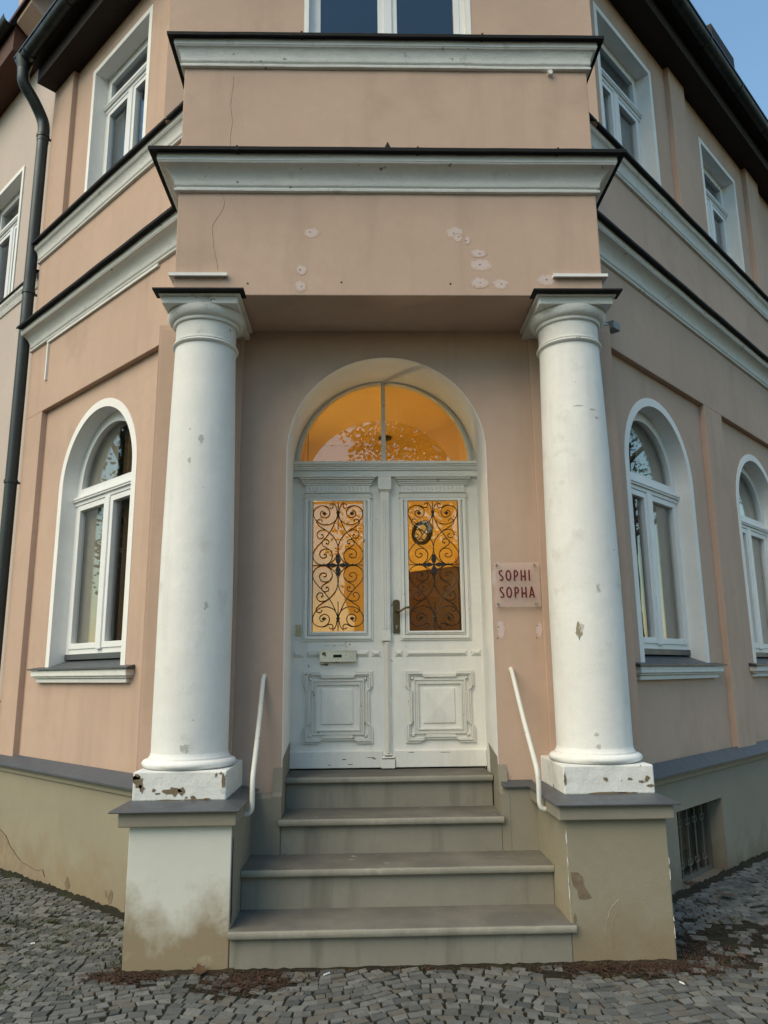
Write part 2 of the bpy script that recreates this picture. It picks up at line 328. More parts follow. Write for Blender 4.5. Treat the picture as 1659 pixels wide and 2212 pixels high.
def catmull(P, k=6):
    out = []
    for i in range(len(P)-1):
        p0, p1, p2, p3 = P[max(i-1, 0)], P[i], P[i+1], P[min(i+2, len(P)-1)]
        for j in range(k):
            t = j/k
            out.append(tuple(0.5*((2*b)+(-a+c)*t+(2*a-5*b+4*c-d)*t*t+(-a+3*b-3*c+d)*t**3) for a, b, c, d in zip(p0, p1, p2, p3)))
    return out + [tuple(P[-1])]
def arch_line(uc, a, zb, zs, n=32):                                  # outline from the left foot over the arch to the right foot
    return [(uc-a, zb)] + [(uc-a*math.cos(math.pi*i/n), zs+a*math.sin(math.pi*i/n)) for i in range(n+1)] + [(uc+a, zb)]

# ------------------------------------------------------------------ ground
def gz(x, y): return -0.028*max(0.0, y-0.3)
pave = MB(); nx, ny = 40, 40
xs = [-400, -60, -15]+[-6+12.0*i/30 for i in range(31)]+[15, 60, 400]; ys = [-400, -60, -12, -6]+[-3+8.0*i/30 for i in range(31)]+[12, 60, 400]
g = [(x, y, max(gz(x, y), -0.16)-0.0065) for y in ys for x in xs]; W_ = len(xs)
pave.add(g, [(j*W_+i, j*W_+i+1, (j+1)*W_+i+1, (j+1)*W_+i) for j in range(len(ys)-1) for i in range(W_-1)])
pavement = pave.build('pavement', 'soil'); tag(pavement, 'mosaic stone pavement with mossy joints in front of the steps', kind='structure')
road = MB().box(-400, 400, -60, -5.2, -0.02, 0.004).build('road', 'asphalt'); tag(road, 'dark asphalt street in front of the pavement', kind='structure')

# mosaic paving stones: Voronoi cells of a jittered, curved row pattern
rs_ = random.Random(5)
def blocked(x, y, m=0.0):
    if -1.338-m < x < 1.371+m and y > 0.0-m: return True
    return (x+y)/S2 > -0.47-m*0.7 and x < 0 and y > 0 or (-x+y)/S2 > -0.47-m*0.7 and x > 0 and y > 0
def wave(x): return 0.085*math.sin(x*5.2+0.6)+0.04*math.sin(x*2.3+1.0)+0.05*x*(0.6 if x < 0 else -0.35)
setts = []; t_ = -1.45; rowedge = None
while t_ < 3.5:
    hgt_ = 0.054*rs_.uniform(0.82, 1.22); ph = rs_.uniform(0, 99); x = -4.4+rs_.random()*0.05
    lo = lambda x, t=t_, p=ph: t+wave(x)+0.006*mnoise.noise((x*9, p, 0)); hi = lambda x, t=t_+hgt_, p=ph: t+wave(x)+0.006*mnoise.noise((x*9, p+7, 0))
    while x < 4.6:
        wv = 0.060*rs_.uniform(0.65, 1.45); sk = rs_.uniform(-0.012, 0.012)-0.05*math.cos(x*5.2+0.6)*0.35; j_ = lambda: rs_.uniform(-0.0045, 0.0045)
        a, b = x, x+wv
        q = [(a+j_(), lo(a)+j_()), (b+j_(), lo(b)+j_()), (b+sk+j_(), hi(b+sk)+j_()), (a+sk+j_(), hi(a+sk)+j_())]
        out = []
        for k in range(4):
            out.append(q[k]); p2 = q[(k+1) % 4]
            if rs_.random() < 0.45:
                t2 = rs_.uniform(0.3, 0.7); out.append((q[k][0]+(p2[0]-q[k][0])*t2+rs_.uniform(-0.005, 0.005), q[k][1]+(p2[1]-q[k][1])*t2+rs_.uniform(-0.005, 0.005)))
        setts.append(out); x = b
    t_ += hgt_
def soilpatch(x, y):                                                 # places where earth and debris have swallowed the stones
    for px, py, rx, ry in ((-1.28, -0.07, 0.20, 0.10), (-0.72, -0.16, 0.24, 0.16), (0.95, -0.10, 0.30, 0.10), (1.25, -0.10, 0.34, 0.10), (1.62, 0.15, 0.22, 0.30), (2.05, 0.35, 0.4, 0.26), (-2.6, 0.75, 0.25, 0.10), (-2.9, 1.35, 0.3, 0.12)):
        if ((x-px)/rx)**2+((y-py)/ry)**2 < 1: return True
    return False
stones = []
for q in setts:
    px = sum(p[0] for p in q)/len(q); py = sum(p[1] for p in q)/len(q)
    if blocked(px, py, 0.03) or py > 3.1: continue
    if soilpatch(px, py) and rs_.random() < 0.62: continue
    if py > 0.25 and rs_.random() < 0.05: continue
    g_ = rs_.uniform(0.0035, 0.0065)
    shr = [(px+(p[0]-px)*max(0.5, 1-g_/max(0.012, math.hypot(p[0]-px, p[1]-py))), py+(p[1]-py)*max(0.5, 1-g_/max(0.012, math.hypot(p[0]-px, p[1]-py)))) for p in q]
    stones.append(((px, py), shr))
def stone_geom(poly, c, z):
    n = len(poly); x0 = sum(p[0] for p in poly)/n; y0 = sum(p[1] for p in poly)/n
    h = rs_.uniform(-0.003, 0.002); tx, ty = rs_.uniform(-0.035, 0.035), rs_.uniform(-0.035, 0.035)
    vs = []
    for k, (sx, dz) in enumerate(((1.02, -0.025), (1.0, -0.0035), (0.93, 0.0))):
        for p in poly: vs.append((x0+(p[0]-x0)*sx, y0+(p[1]-y0)*sx, z+h+dz+tx*(p[0]-x0)+ty*(p[1]-y0)))
    vs.append((x0, y0, z+h+rs_.uniform(0.0, 0.002)))
    fs = [(k*n+i, k*n+(i+1) % n, (k+1)*n+(i+1) % n, (k+1)*n+i) for k in (0, 1) for i in range(n)] + [(2*n+i, 2*n+(i+1) % n, 3*n) for i in range(n)]
    return vs, fs
def seen_size(s):
    (x, y), _ = s; v = Vector((x, y, 0))-CAM; zc = v.dot(cf)
    px = 0.5+v.dot(cx)/zc*1650/1659; py = 0.5-v.dot(cu)/zc*1650/2212
    return (0 if 0.0 < px < 1.0 and py < 1.0 else 1, v.length)
stones.sort(key=seen_size)
rest = [MB() for _ in range(5)]
for k, (c, poly) in enumerate(stones):
    vs, fs = stone_geom(poly, c, gz(*c)); mi = rs_.choice((0, 0, 1, 2, 2, 3, 4, 1))
    if k < 300: MB().add(vs, fs).build('paving_stone', 'stone%d' % mi, pavement, smooth=28)
    else: rest[mi].add(vs, fs)
for mi, m in enumerate(rest):
    o = m.build('paving_stones_beyond', 'stone%d' % mi, pavement, smooth=28); o['kind'] = 'stuff'

# ------------------------------------------------------------------ the corner building
bld = empty('corner_building', (0, 0.7, 0))
bld.matrix_world = Matrix.Translation((0, 0, 0))
tag(bld, 'peach plastered corner building with white columns and a columned entrance porch', 'building')
B = bld
WD = 0.42                                                           # street fronts: main face, recessed panels 5 cm back
PD = 0.37
YW, YP, YF, YD, YU = 0.70, 0.64, 0.20, 1.31, 0.87                     # recess wall, its socle, porch front, door, upper front

# --- steps
def step(x0, x1, nose, back, ztop, th, rx0, rx1, riser, zbase, riser_mat='riser'):
    s = MB().box(rx0, rx1, riser, back+0.05, zbase, ztop-th).build('step', riser_mat, B)
    n = int((x1-x0)/0.025); vs = []; fs = []; rw = random.Random(int(ztop*1000))
    for i in range(n+1):
        x = x0+(x1-x0)*i/n; a = 0.004*mnoise.noise((x*3.1, ztop*9, 1.0)); b = 0.003*mnoise.noise((x*11, ztop*9, 4.0)); ch = max(0, mnoise.noise((x*17, ztop*7, 9.0))-0.42)*0.030
        e = 0.008+abs(b)+ch
        for (y, z) in ((back+0.02, ztop), (nose+e+a, ztop-0.001+b*0.5), (nose+0.003+a, ztop-e*0.45), (nose+a*0.6, ztop-e), (nose+a*0.5, ztop-th+0.005), (nose+0.005+a*0.5, ztop-th), (back+0.02, ztop-th)): vs.append((x, y, z))
    fs = [(i*7+j, i*7+(j+1) % 7, (i+1)*7+(j+1) % 7, (i+1)*7+j) for i in range(n) for j in range(7)]+[tuple(range(7)), tuple(range(n*7, n*7+7))]
    MB().add(vs, fs).build('tread', 'step', s, smooth=50)
    return s
step(-0.829, 0.873, -0.030, 0.322, 0.1825, 0.040, -0.8235, 0.8515, 0.0, -0.1)
step(-0.8225, 0.8505, 0.290, 0.642, 0.384, 0.039, -0.8225, 0.8505, 0.321, 0.1)
step(-0.664, 0.648, 0.606, 0.968, 0.580, 0.040, -0.6545, 0.6385, 0.638, 0.3)
step(-0.657, 0.643, 0.935, 1.45, 0.769, 0.038, -0.656, 0.642, 0.967, 0.5)

# --- pedestals, caps, columns
def pedestal(x0, x1, cx0, cx1, sx0, sx1, px0, px1, ax, mat, pm):
    p = MB().box(x0, x1, 0.004, YP+0.05, -0.15, 0.664).build('pedestal', 'socle_dark' if pm < 0 else mat, B, bevel=0.006)
    if pm < 0: MB().box(x0-0.001, x1-0.004, 0.0005, 0.02, -0.15, 0.6635).build('front_render', mat, p, bevel=0.003)
    MB().box(sx0, sx1, -0.035, YP+0.04, 0.664, 0.736).build('cap_slab', 'socle_dark', p, bevel=0.006)
    m = MB()
    m.box(cx0, cx1, -0.062, YP+0.03, 0.734, 0.743)
    m.frustum((cx0, cx1, -0.062, YP+0.03), 0.743, (px0-0.012, px1+0.012, 0.14, YP+0.03), 0.7605)
    m.build('sheet_metal_cap', 'slate', p, bevel=0.003)
    c = empty('column', (0, 0, 0), B)
    pl = MB().box(px0, px1, 0.155, YW-0.002, 0.757, 0.906).build('plinth', 'white_peel', c, bevel=0.008)
    pr = [(0.20, 0.906)] + [(0.226+0.031*math.sin(math.pi*i/12), 0.906+0.046*(1-math.cos(math.pi*i/12))/2) for i in range(13)] + [(0.222, 0.9525), (0.2215, 0.962)]
    pr += [(0.216, 0.968), (0.212, 0.985)]
    MB().lathe(ax, 0.40, pr).build('base_moulding', 'white', c, smooth=30)
    sh = [(0.2105, 0.97)]
    for i in range(1, 61):
        t = i/60; z = 0.97+(3.372-0.97)*t; sh.append((0.2105 - 0.0265*(max(0, t-0.30)/0.70)**1.5, z))
    ml = MB().lathe(ax, 0.40, sh)
    ml.v = [(ax+(x-ax)*k, 0.40+(y-0.40)*k, z) for (x, y, z) in ml.v for k in (1+0.005*mnoise.noise((x*3.5, y*3.5, z*1.6))+0.0012*mnoise.noise((x*14, y*14, z*10)),)]
    ml.build('shaft', 'white', c, smooth=30)
    ca = [(0.183, 3.36)] + [(0.183+0.019*math.sin(math.pi*i/8), 3.366+0.032*i/8) for i in range(9)] + [(0.19, 3.399), (0.19, 3.408), (0.184, 3.413), (0.184, 3.512), (0.197, 3.513), (0.200, 3.518), (0.200, 3.53)]
    ca += [(0.203+0.035*math.sin(math.pi/2*i/8), 3.534+0.052*(1-math.cos(math.pi/2*i/8))) for i in range(9)] + [(0.234, 3.592)]
    MB().lathe(ax, 0.40, ca).build('capital', 'white_old', c, smooth=30)
    h = 0.226
    ab = MB().box(ax-h, ax+h, 0.40-h, YW-0.003, 3.591, 3.637)
    ab.box(ax-h-0.018, ax+h+0.018, 0.40-h-0.018, YW-0.003, 3.637, 3.650)
    ab.build('abacus', 'white_old', c, bevel=0.005)
    MB().box(ax-h-0.045, ax+h+0.045, 0.40-h-0.062, YF+0.03, 3.650, 3.662).build('abacus_flashing', 'flashing', c, bevel=0.002)
    return c
pedestal(-1.338, -0.825, -1.430, -0.785, -1.389, -0.803, -1.380, -0.889, -1.141, 'socle_pale', -1)
pedestal(0.853, 1.371, 0.797, 1.430, 0.812, 1.402, 0.896, 1.383, 1.143, 'socle', 1)

# --- porch block above the columns
BX0, BX1 = -1.306, 1.322
Z1a, Z1b, Z2a, Z2b = 4.351, 4.568, 5.256, 5.452                       # lower and upper cornice, bottom and top
blk = MB().box(BX0, BX1, YF, 1.3, 3.657, Z2b-0.03).build('porch_block', 'peach', B, bevel=0.006)
for (a, b, xs_) in ((-1.312, -0.983, -1), (1.013, 1.345, 1)):
    m = MB().box(a if xs_ > 0 else BX0-0.028, BX1+0.028 if xs_ > 0 else b, YF-0.030, YF+0.0, 3.772, 3.792)
    m.box((BX1 if xs_ > 0 else BX0-0.028), (BX1+0.028 if xs_ > 0 else BX0), YF+0.0005, 0.60, 3.772, 3.792)
    m.build('drip_ledge', 'white', B)

# --- cornices run along the left street, around the porch block and down the right street
def lp(u, d): return Fl(u, d, 0)[:2]
def rp(u, d): return Fr(u, d, 0)[:2]
UL, UR = 4.17, 8.2
yj0 = -WD*S2 - BX0; yj1 = BX1 - WD*S2
cpath = [lp(UL, WD), (BX0, yj0), (BX0, YF), (BX1, YF), (BX1, BX1-WD*S2), rp(UR, WD)]
def cornice(za, zb, out, metal, back=0.05):
    h = zb-za-0.020; of = out-metal
    pr = [(-0.05, za), (0.014, za), (0.022, za+0.005), (0.024, za+0.016), (0.018, za+0.024), (0.010, za+0.026), (0.010, za+0.036), (0.020, za+0.041)]
    n = 9
    for i in range(n+1):
        t = i/n; a = math.pi/2*t
        pr.append((0.022+(of-0.030)*(1-math.cos(a)), za+0.044+(h*0.70-0.044)*math.sin(a)*0.90 + (h*0.70-0.044)*0.10*t))
    pr += [(of-0.004, za+h*0.70+0.006), (of-0.003, za+h*0.745), (of, za+h*0.75), (of, za+h-0.002), (-0.05, za+h-0.002)]
    MB().sweep(cpath, pr, 0.0035).build('cornice', 'white_old', B, smooth=35)
    MB().sweep(cpath, [(-back, za+h), (out-0.004, za+h-0.004), (out-0.004, za+h-0.010), (out+0.002, za+h-0.010), (out+0.004, za+h+0.008), (out, za+h+0.014), (-back, za+h+0.040)], 0.0025).build('cornice_flashing', 'flashing', B)
cornice(Z1a, Z1b+0.006, 0.155, 0.042)
cornice(Z2a, Z2b+0.004, 0.098, 0.036, 0.30)
MB().prism([(BX0+0.02, Z2b-0.028), (BX1-0.02, Z2b-0.028), (BX1-0.02, Z2b+0.012), (BX0+0.02, Z2b+0.012)], YF+0.06, YU+0.05).build('porch_roof_sheet', 'flashing', B)

for zt_, yf_, us_ in ((Z1b+0.0, YF-0.155, (-0.93, 0.18, 1.05)), (Z2b, YF-0.098, (-0.55, 0.62))):   # folded seams of the sheet metal
    for u in us_: MB().box(u, u+0.012, yf_-0.0045, yf_+0.05, zt_-0.026, zt_+0.004).build('flashing_seam', 'flashing', B)

# --- recess wall with the arched doorway
XL, XR = -0.655, 0.640; UCo, Ao, ZSo = (XL+XR)/2, (XR-XL)/2, 2.8185
MB(Fc).slab(-1.52, 1.52, 0.50, 3.70, -YW, -(YW+0.025), ((UCo, Ao+0.004, 0.50, ZSo, True),), n=40).build('entrance_wall', 'peach', B)
MB(Fc).slab(-1.52, 1.52, 0.50, 3.70, -(YW+0.0255), -(YW+0.30), ((0.0, 0.78, 0.50, 2.885, True),), n=40).build('entrance_wall_core', 'mortar', B)
rev = MB(); N_ = 40
def revsec(y, uc, a, zs): return [(p[0], y, p[1]) for p in arch_line(uc, a, 0.45, zs, N_)]
s0, s1, s2, s3 = revsec(YW+0.0005, UCo, Ao, ZSo), revsec(1.44, 0.0, 0.672, 2.885), revsec(1.44, 0.0, 0.80, 2.885), revsec(YW+0.0005, UCo, Ao+0.003, ZSo)
nn = len(s0); rev.add(s0+s1+s2+s3, [(k*nn+i, k*nn+i+1, ((k+1) % 4)*nn+i+1, ((k+1) % 4)*nn+i) for k in range(4) for i in range(nn-1)] + [(0, nn, 2*nn, 3*nn), (nn-1, 2*nn-1, 3*nn-1, 4*nn-1)])
rev.build('doorway_reveal', 'reveal_white', B, smooth=30)
for sx in (-1, 1):                                                   # grey painted foot of the reveal
    xa = (XL if sx < 0 else XR); xb = 0.672*sx
    MB().add([(xa-0.004*sx, YP-0.002, 0.36), (xb-0.004*sx, YD+0.01, 0.36), (xb-0.004*sx, YD+0.01, 0.955), (xa-0.004*sx+0.0, YW+0.01, 0.90), (xa-0.004*sx, YW-0.03, 0.72), (xa-0.004*sx, YP-0.002, 0.70),
              (xa+0.05*sx, YP-0.002, 0.36), (xb+0.05*sx, YD+0.01, 0.36), (xb+0.05*sx, YD+0.01, 0.955), (xa+0.05*sx, YW+0.01, 0.90), (xa+0.05*sx, YW-0.03, 0.72), (xa+0.05*sx, YP-0.002, 0.70)],
             [(0, 1, 2, 3, 4, 5), (6, 7, 8, 9, 10, 11)]+[(i, (i+1) % 6, 6+(i+1) % 6, 6+i) for i in range(6)]).build('jamb_foot', 'socle_dark', B)
    if sx < 0:
        MB(Fc).add([(-0.86, -YP, 0.3), (XL-0.003, -YP, 0.3), (XL-0.003, -YP, 0.695), (-0.86, -YP, 0.695), (-0.86, -(YW+0.02), 0.3), (XL-0.003, -(YW+0.02), 0.3), (XL-0.003, -(YW+0.02), 0.722), (-0.86, -(YW+0.02), 0.722)],
             [(0, 1, 2, 3), (4, 5, 6, 7), (0, 1, 5, 4), (1, 2, 6, 5), (2, 3, 7, 6), (3, 0, 4, 7)]).build('entrance_socle', 'socle_dark', B, bevel=0.006)
    else:
        MB().box(XR+0.003, 0.88, YP, YW+0.02, 0.3, 0.730).build('entrance_socle', 'socle_dark', B, bevel=0.005)
        MB().add([(XR+0.008, YP-0.022, 0.732), (0.84, YP-0.022, 0.732), (0.84, YW+0.01, 0.760), (XR+0.008, YW+0.01, 0.760), (XR+0.008, YP-0.022, 0.742), (0.84, YP-0.022, 0.742), (0.84, YW+0.01, 0.770), (XR+0.008, YW+0.01, 0.770)],
             [(0, 1, 2, 3), (4, 5, 6, 7), (0, 1, 5, 4), (1, 2, 6, 5), (2, 3, 7, 6), (3, 0, 4, 7)]).build('socle_cap', 'slate', B, bevel=0.002)
    MB().box(*sorted((0.953*sx, 1.50*sx)), YW-0.028, YW+0.001, 0.70, 3.66).build('pilaster', 'peach', B, bevel=0.004)

# --- street fronts
def arch_window(fr, uc, a, zb, zt0, zt1, zs, zsill, glassmat='glass'):
    d0, d1 = 0.195, 0.245
    inn = a-0.065
    w_ = MB(fr).ring(arch_line(uc, inn+0.01, zb, zs), arch_line(uc, inn-0.052, zb+0.001, zs), d0, d1, False)
    w_.box(uc-inn+0.05, uc+inn-0.05, d0, d1-0.002, zb, zb+0.055)
    o = w_.build('window', 'window_paint', B, smooth=30)
    su = MB(fr).ring(arch_line(uc, a, zsill-0.02, zs), arch_line(uc, inn, zsill-0.02, zs), 0.18, PD+0.004, False).build('surround', 'reveal_white', o, smooth=30)
    tr = MB(fr).box(uc-inn, uc+inn, d0-0.01, d1+0.012, zt0, zt0+0.03)
    tr.box(uc-inn, uc+inn, d0-0.01, d1+0.030, zt0+0.031, zt0+0.044); tr.box(uc-inn, uc+inn, d0-0.01, d1+0.036, zt0+0.046, zt0+0.058)
    tr.box(uc-inn, uc+inn, d0-0.01, d1+0.028, zt0+0.060, zt0+0.070); tr.box(uc-inn+0.03, uc+inn-0.03, d0-0.01, d1+0.010, zt0+0.071, zt1)
    tr.build('transom', 'window_paint', o, bevel=0.003)
    MB(fr).box(uc-0.036, uc+0.036, d0-0.005, d1+0.020, zb+0.04, zt0-0.001).build('mullion', 'window_paint', o, bevel=0.006)
    for s_ in (-1, 1):
        e0, e1 = sorted((uc+s_*0.030, uc+s_*(inn-0.045)))
        MB(fr).frame(e0, e1, zb+0.05, zt0-0.003, 0.045, d0+0.004, d1+0.006).build('sash', 'window_paint', o, bevel=0.004)
        MB(fr).box(e0+0.03, e1-0.03, d0+0.018, d0+0.024, zb+0.08, zt0-0.03).build('pane', glassmat, o)
    ia = inn-0.045
    out = [(uc-ia, zt1-0.005)]+[(uc-ia*math.cos(math.pi*i/24), zs+ia*math.sin(math.pi*i/24)) for i in range(25)]+[(uc+ia, zt1-0.005)]
    ib = ia-0.040
    innr = [(uc-ib, zt1+0.034)]+[(uc-ib*math.cos(math.pi*i/24), max(zt1+0.034, zs+ib*math.sin(math.pi*i/24))) for i in range(25)]+[(uc+ib, zt1+0.034)]
    MB(fr).ring(out, innr, d0+0.004, d1+0.004).build('arched_sash', 'window_paint', o, smooth=30)
    ic = ia-0.02
    MB(fr).prism([(uc-ic, zt1+0.01)]+[(uc-ic*math.cos(math.pi*i/24), zs+ic*math.sin(math.pi*i/24)) for i in range(25)]+[(uc+ic, zt1+0.01)], d0+0.018, d0+0.024).build('arched_pane', glassmat, o)
    m = MB(fr).add([(uc-inn-0.0, 0.19, zb-0.03), (uc+inn+0.0, 0.19, zb-0.03), (uc+inn, 0.19, zb+0.012), (uc-inn, 0.19, zb+0.012), (uc-inn, d1+0.006, zb-0.03), (uc+inn, d1+0.006, zb-0.03), (uc+inn, d1+0.006, zb+0.012), (uc-inn, d1+0.006, zb+0.012)],
              [(0, 1, 2, 3), (4, 5, 6, 7), (0, 1, 5, 4), (1, 2, 6, 5), (2, 3, 7, 6), (3, 0, 4, 7)])
    a2 = a+0.165
    m.add([(uc-inn+.001, 0.20, zb-0.03), (uc+inn-.001, 0.20, zb-0.03), (uc+a2-0.03, PD+0.003, zsill+0.013), (uc-a2+0.03, PD+0.003, zsill+0.013),
           (uc-inn+.001, 0.20, zb-0.075), (uc+inn-.001, 0.20, zb-0.075), (uc+a2-0.03, PD+0.003, zsill-0.004), (uc-a2+0.03, PD+0.003, zsill-0.004)],
          [(0, 1, 2, 3), (4, 5, 6, 7), (0, 1, 5, 4), (1, 2, 6, 5), (2, 3, 7, 6), (3, 0, 4, 7)])
    m.add([(uc-a2+0.03, PD+0.002, zsill+0.013), (uc+a2-0.03, PD+0.002, zsill+0.013), (uc+a2, 0.447, zsill), (uc-a2, 0.447, zsill), (uc-a2+0.03, PD+0.002, zsill-0.01), (uc+a2-0.03, PD+0.002, zsill-0.01), (uc+a2, 0.447, zsill-0.012), (uc-a2, 0.447, zsill-0.012)],
          [(0, 1, 2, 3), (4, 5, 6, 7), (0, 1, 5, 4), (1, 2, 6, 5), (2, 3, 7, 6), (3, 0, 4, 7)])
    m.build('sill_sheet', 'slate', o)
    sl_ = MB(fr)
    for (du, dd, za, zc) in ((0.125, 0.433, -0.060, -0.0135), (0.112, 0.420, -0.074, -0.061), (0.085, 0.404, -0.107, -0.075)):
        sl_.box(uc-a-du, uc+a+du, 0.33, dd, zsill+za, zsill+zc)
    sl_.build('sill', 'white_old', o, bevel=0.006)
    return o
def rect_window(fr, u0, u1, zb, zt, zt0, d0=0.195, pd=PD, bord=0.05, rev_=0.18):
    i0, i1, it = u0+bord, u1-bord, zt-bord
    o = MB(fr).frame(i0-0.01, i1+0.01, zb, it+0.01, 0.055, d0, d0+0.05).build('window', 'window_paint', B)
    su = MB(fr).ring([(u0, zb), (u0, zt), (u1, zt), (u1, zb)], [(i0, zb), (i0, it), (i1, it), (i1, zb)], rev_, pd+0.004, False).build('surround', 'reveal_white', o)
    tr = MB(fr).box(i0, i1, d0-0.01, d0+0.062, zt0, zt0+0.03)
    tr.box(i0, i1, d0-0.01, d0+0.08, zt0+0.031, zt0+0.044); tr.box(i0, i1, d0-0.01, d0+0.086, zt0+0.046, zt0+0.058)
    tr.box(i0, i1, d0-0.01, d0+0.078, zt0+0.060, zt0+0.070); tr.box(i0+0.04, i1-0.04, d0-0.01, d0+0.06, zt0+0.071, zt0+0.095)
    tr.build('transom', 'window_paint', o, bevel=0.003)
    uc = (i0+i1)/2
    MB(fr).box(uc-0.036, uc+0.036, d0-0.005, d0+0.07, zb+0.04, zt0-0.001).build('mullion', 'window_paint', o, bevel=0.006)
    for e0, e1, z0, z1 in ((i0+0.04, uc-0.03, zb+0.05, zt0-0.003), (uc+0.03, i1-0.04, zb+0.05, zt0-0.003), (i0+0.04, i1-0.04, zt0+0.09, it-0.04)):
        MB(fr).frame(e0, e1, z0, z1, 0.045, d0+0.004, d0+0.056).build('sash', 'window_paint', o, bevel=0.004)
        MB(fr).box(e0+0.03, e1-0.03, d0+0.018, d0+0.024, z0+0.03, z1-0.03).build('pane', 'glass_up', o)
    return o
def room(fr, u0, u1, z0, z1, depth, mat):
    # closed room shell behind a window: floor, ceiling, side walls, back wall, each with thickness
    t = 0.06; m = MB(fr)
    m.box(u0-t, u1+t, -depth-t, -0.105, z0-t, z0); m.box(u0-t, u1+t, -depth-t, -0.105, z1, z1+t)
    m.box(u0-t, u0, -depth-t, -0.105, z0, z1); m.box(u1, u1+t, -depth-t, -0.105, z0, z1); m.box(u0, u1, -depth-t, -depth, z0, z1)
    return m.build('room', mat, B)
def curtain_or_jamb(fr, u0, u1, z0, z1, d, mat, amp=0.025, wl=0.09):
    n = max(6, int((u1-u0)/0.012)); m = MB(fr)
    pf = [(u0+(u1-u0)*i/n, d+amp*math.sin((u0+(u1-u0)*i/n)*2*math.pi/wl)) for i in range(n+1)]
    vs = [(u, dd, z0) for u, dd in pf]+[(u, dd, z1) for u, dd in pf]+[(u, dd-0.004, z0) for u, dd in pf]+[(u, dd-0.004, z1) for u, dd in pf]; k = n+1
    m.add(vs, [(i, i+1, k+i+1, k+i) for i in range(n)]+[(2*k+i, 2*k+i+1, 3*k+i+1, 3*k+i) for i in range(n)]+[(i, i+1, 2*k+i+1, 2*k+i) for i in range(n)]+[(k+i, k+i+1, 3*k+i+1, 3*k+i) for i in range(n)])
    return m.build('curtain_or_jamb', mat, B, smooth=60)

def street_front(fr, uend, panels, uppers, arches, uprects, zup_panel, side):
    zt = 7.5
    # main face: everything that stands 5 cm proud of the recessed panels
    m = MB(fr); ub = 1.415; uu = 1.655; ZP = 3.700
    cuts = [ub]+[x for p in panels for x in p]+[uend]
    for a, b in zip(cuts[::2], cuts[1::2]): m.box(a, b, PD-0.10, WD, 0.70, ZP)
    m.box(ub, uend, PD-0.10, WD, ZP+0.0001, Z2b-0.02)
    cuts = [uu]+[x for p in uppers for x in p]+[uend]
    for a, b in zip(cuts[::2], cuts[1::2]):
        if b > a+0.01: m.box(a, b, PD-0.10, WD, Z2b-0.015, zt)
    m.build('street_wall', 'peach', B, bevel=0.004)
    m = MB(fr)
    m.slab(ub+0.2, uend-0.02, 0.68, 5.0, PD, -0.10, [(uc, a-0.03, zsill-0.05, zs, True) for (uc, a, zb, zt0, zt1, zs, zsill) in arches])
    m.build('panel_wall', 'peach', B)
    m = MB(fr)
    m.slab(uu+0.02, uend-0.02, 5.0005, zt, PD, -0.10, [((u0+u1)/2, (u1-u0)/2-0.02, 5.38, ztop-0.02, False) for (u0, u1, ztop, zt0) in uprects])
    m.build('upper_panel_wall', 'peach', B)
    for (uc, a, zb, zt0, zt1, zs, zsill) in arches:
        arch_window(fr, uc, a, zb, zt0, zt1, zs, zsill)
        room(fr, uc-0.60, uc+0.75, 0.9, 3.75, 0.80, 'room_grey')
    for (u0, u1, ztop, zt0) in uprects:
        rect_window(fr, u0, u1, 5.42, ztop, zt0)
        room(fr, u0-0.03, u1+0.4, 4.9, 7.3, 0.80, 'room_sky_teal')
street_front(Fl, UL, [(1.815, 3.82)], [(1.815, 3.75)], [(2.805, 0.64, 1.560, 2.785, 2.885, 2.905, 1.462)], [(2.335, 3.41, 6.96, 6.53)], 0, -1)
street_front(Fr, UR, [(1.81, 3.625), (4.035, 5.88), (6.29, 7.9)], [(1.81, 3.58), (3.955, 5.71), (6.14, 7.9)],
             [(2.70, 0.615, 1.545, 2.766, 2.863, 2.895, 1.441), (4.955, 0.615, 1.545, 2.766, 2.863, 2.895, 1.441)],
             [(2.158, 3.252, 6.918, 6.42), (4.377, 5.42, 6.862, 6.40)], 0, 1)
curtain_or_jamb(Fl, 2.22, 2.80, 1.45, 3.5, 0.13, 'curtain_brown'); curtain_or_jamb(Fr, 2.12, 2.66, 1.45, 3.5, 0.13, 'curtain_brown')
curtain_or_jamb(Fl, 2.86, 3.42, 1.45, 3.5, 0.165, 'lit_jamb_beige', 0.003, 0.3); curtain_or_jamb(Fr, 2.72, 3.28, 1.45, 3.5, 0.165, 'lit_jamb_beige', 0.003, 0.3)  # added sheets close to the glass imitate the lit inner jambs
curtain_or_jamb(Fr, 4.36, 5.55, 1.45, 3.5, 0.165, 'curtain_pale', 0.004, 0.3); curtain_or_jamb(Fl, 2.62, 3.4, 5.3, 6.95, 0.16, 'curtain_sky_tint', 0.004, 0.3)
curtain_or_jamb(Fr, 4.42, 5.4, 5.3, 6.85, 0.16, 'curtain_sky_tint', 0.004, 0.3); curtain_or_jamb(Fr, 2.2, 3.22, 5.3, 6.9, 0.16, 'curtain_sky_tint', 0.004, 0.3)
def patchset(fr, items, d, mat, name, depth=0.0015):
    for (uc, z, ru, rz) in items: MB(fr).prism(blob(uc, z, ru, rz), d-0.02, d+depth).build(name, mat, B)

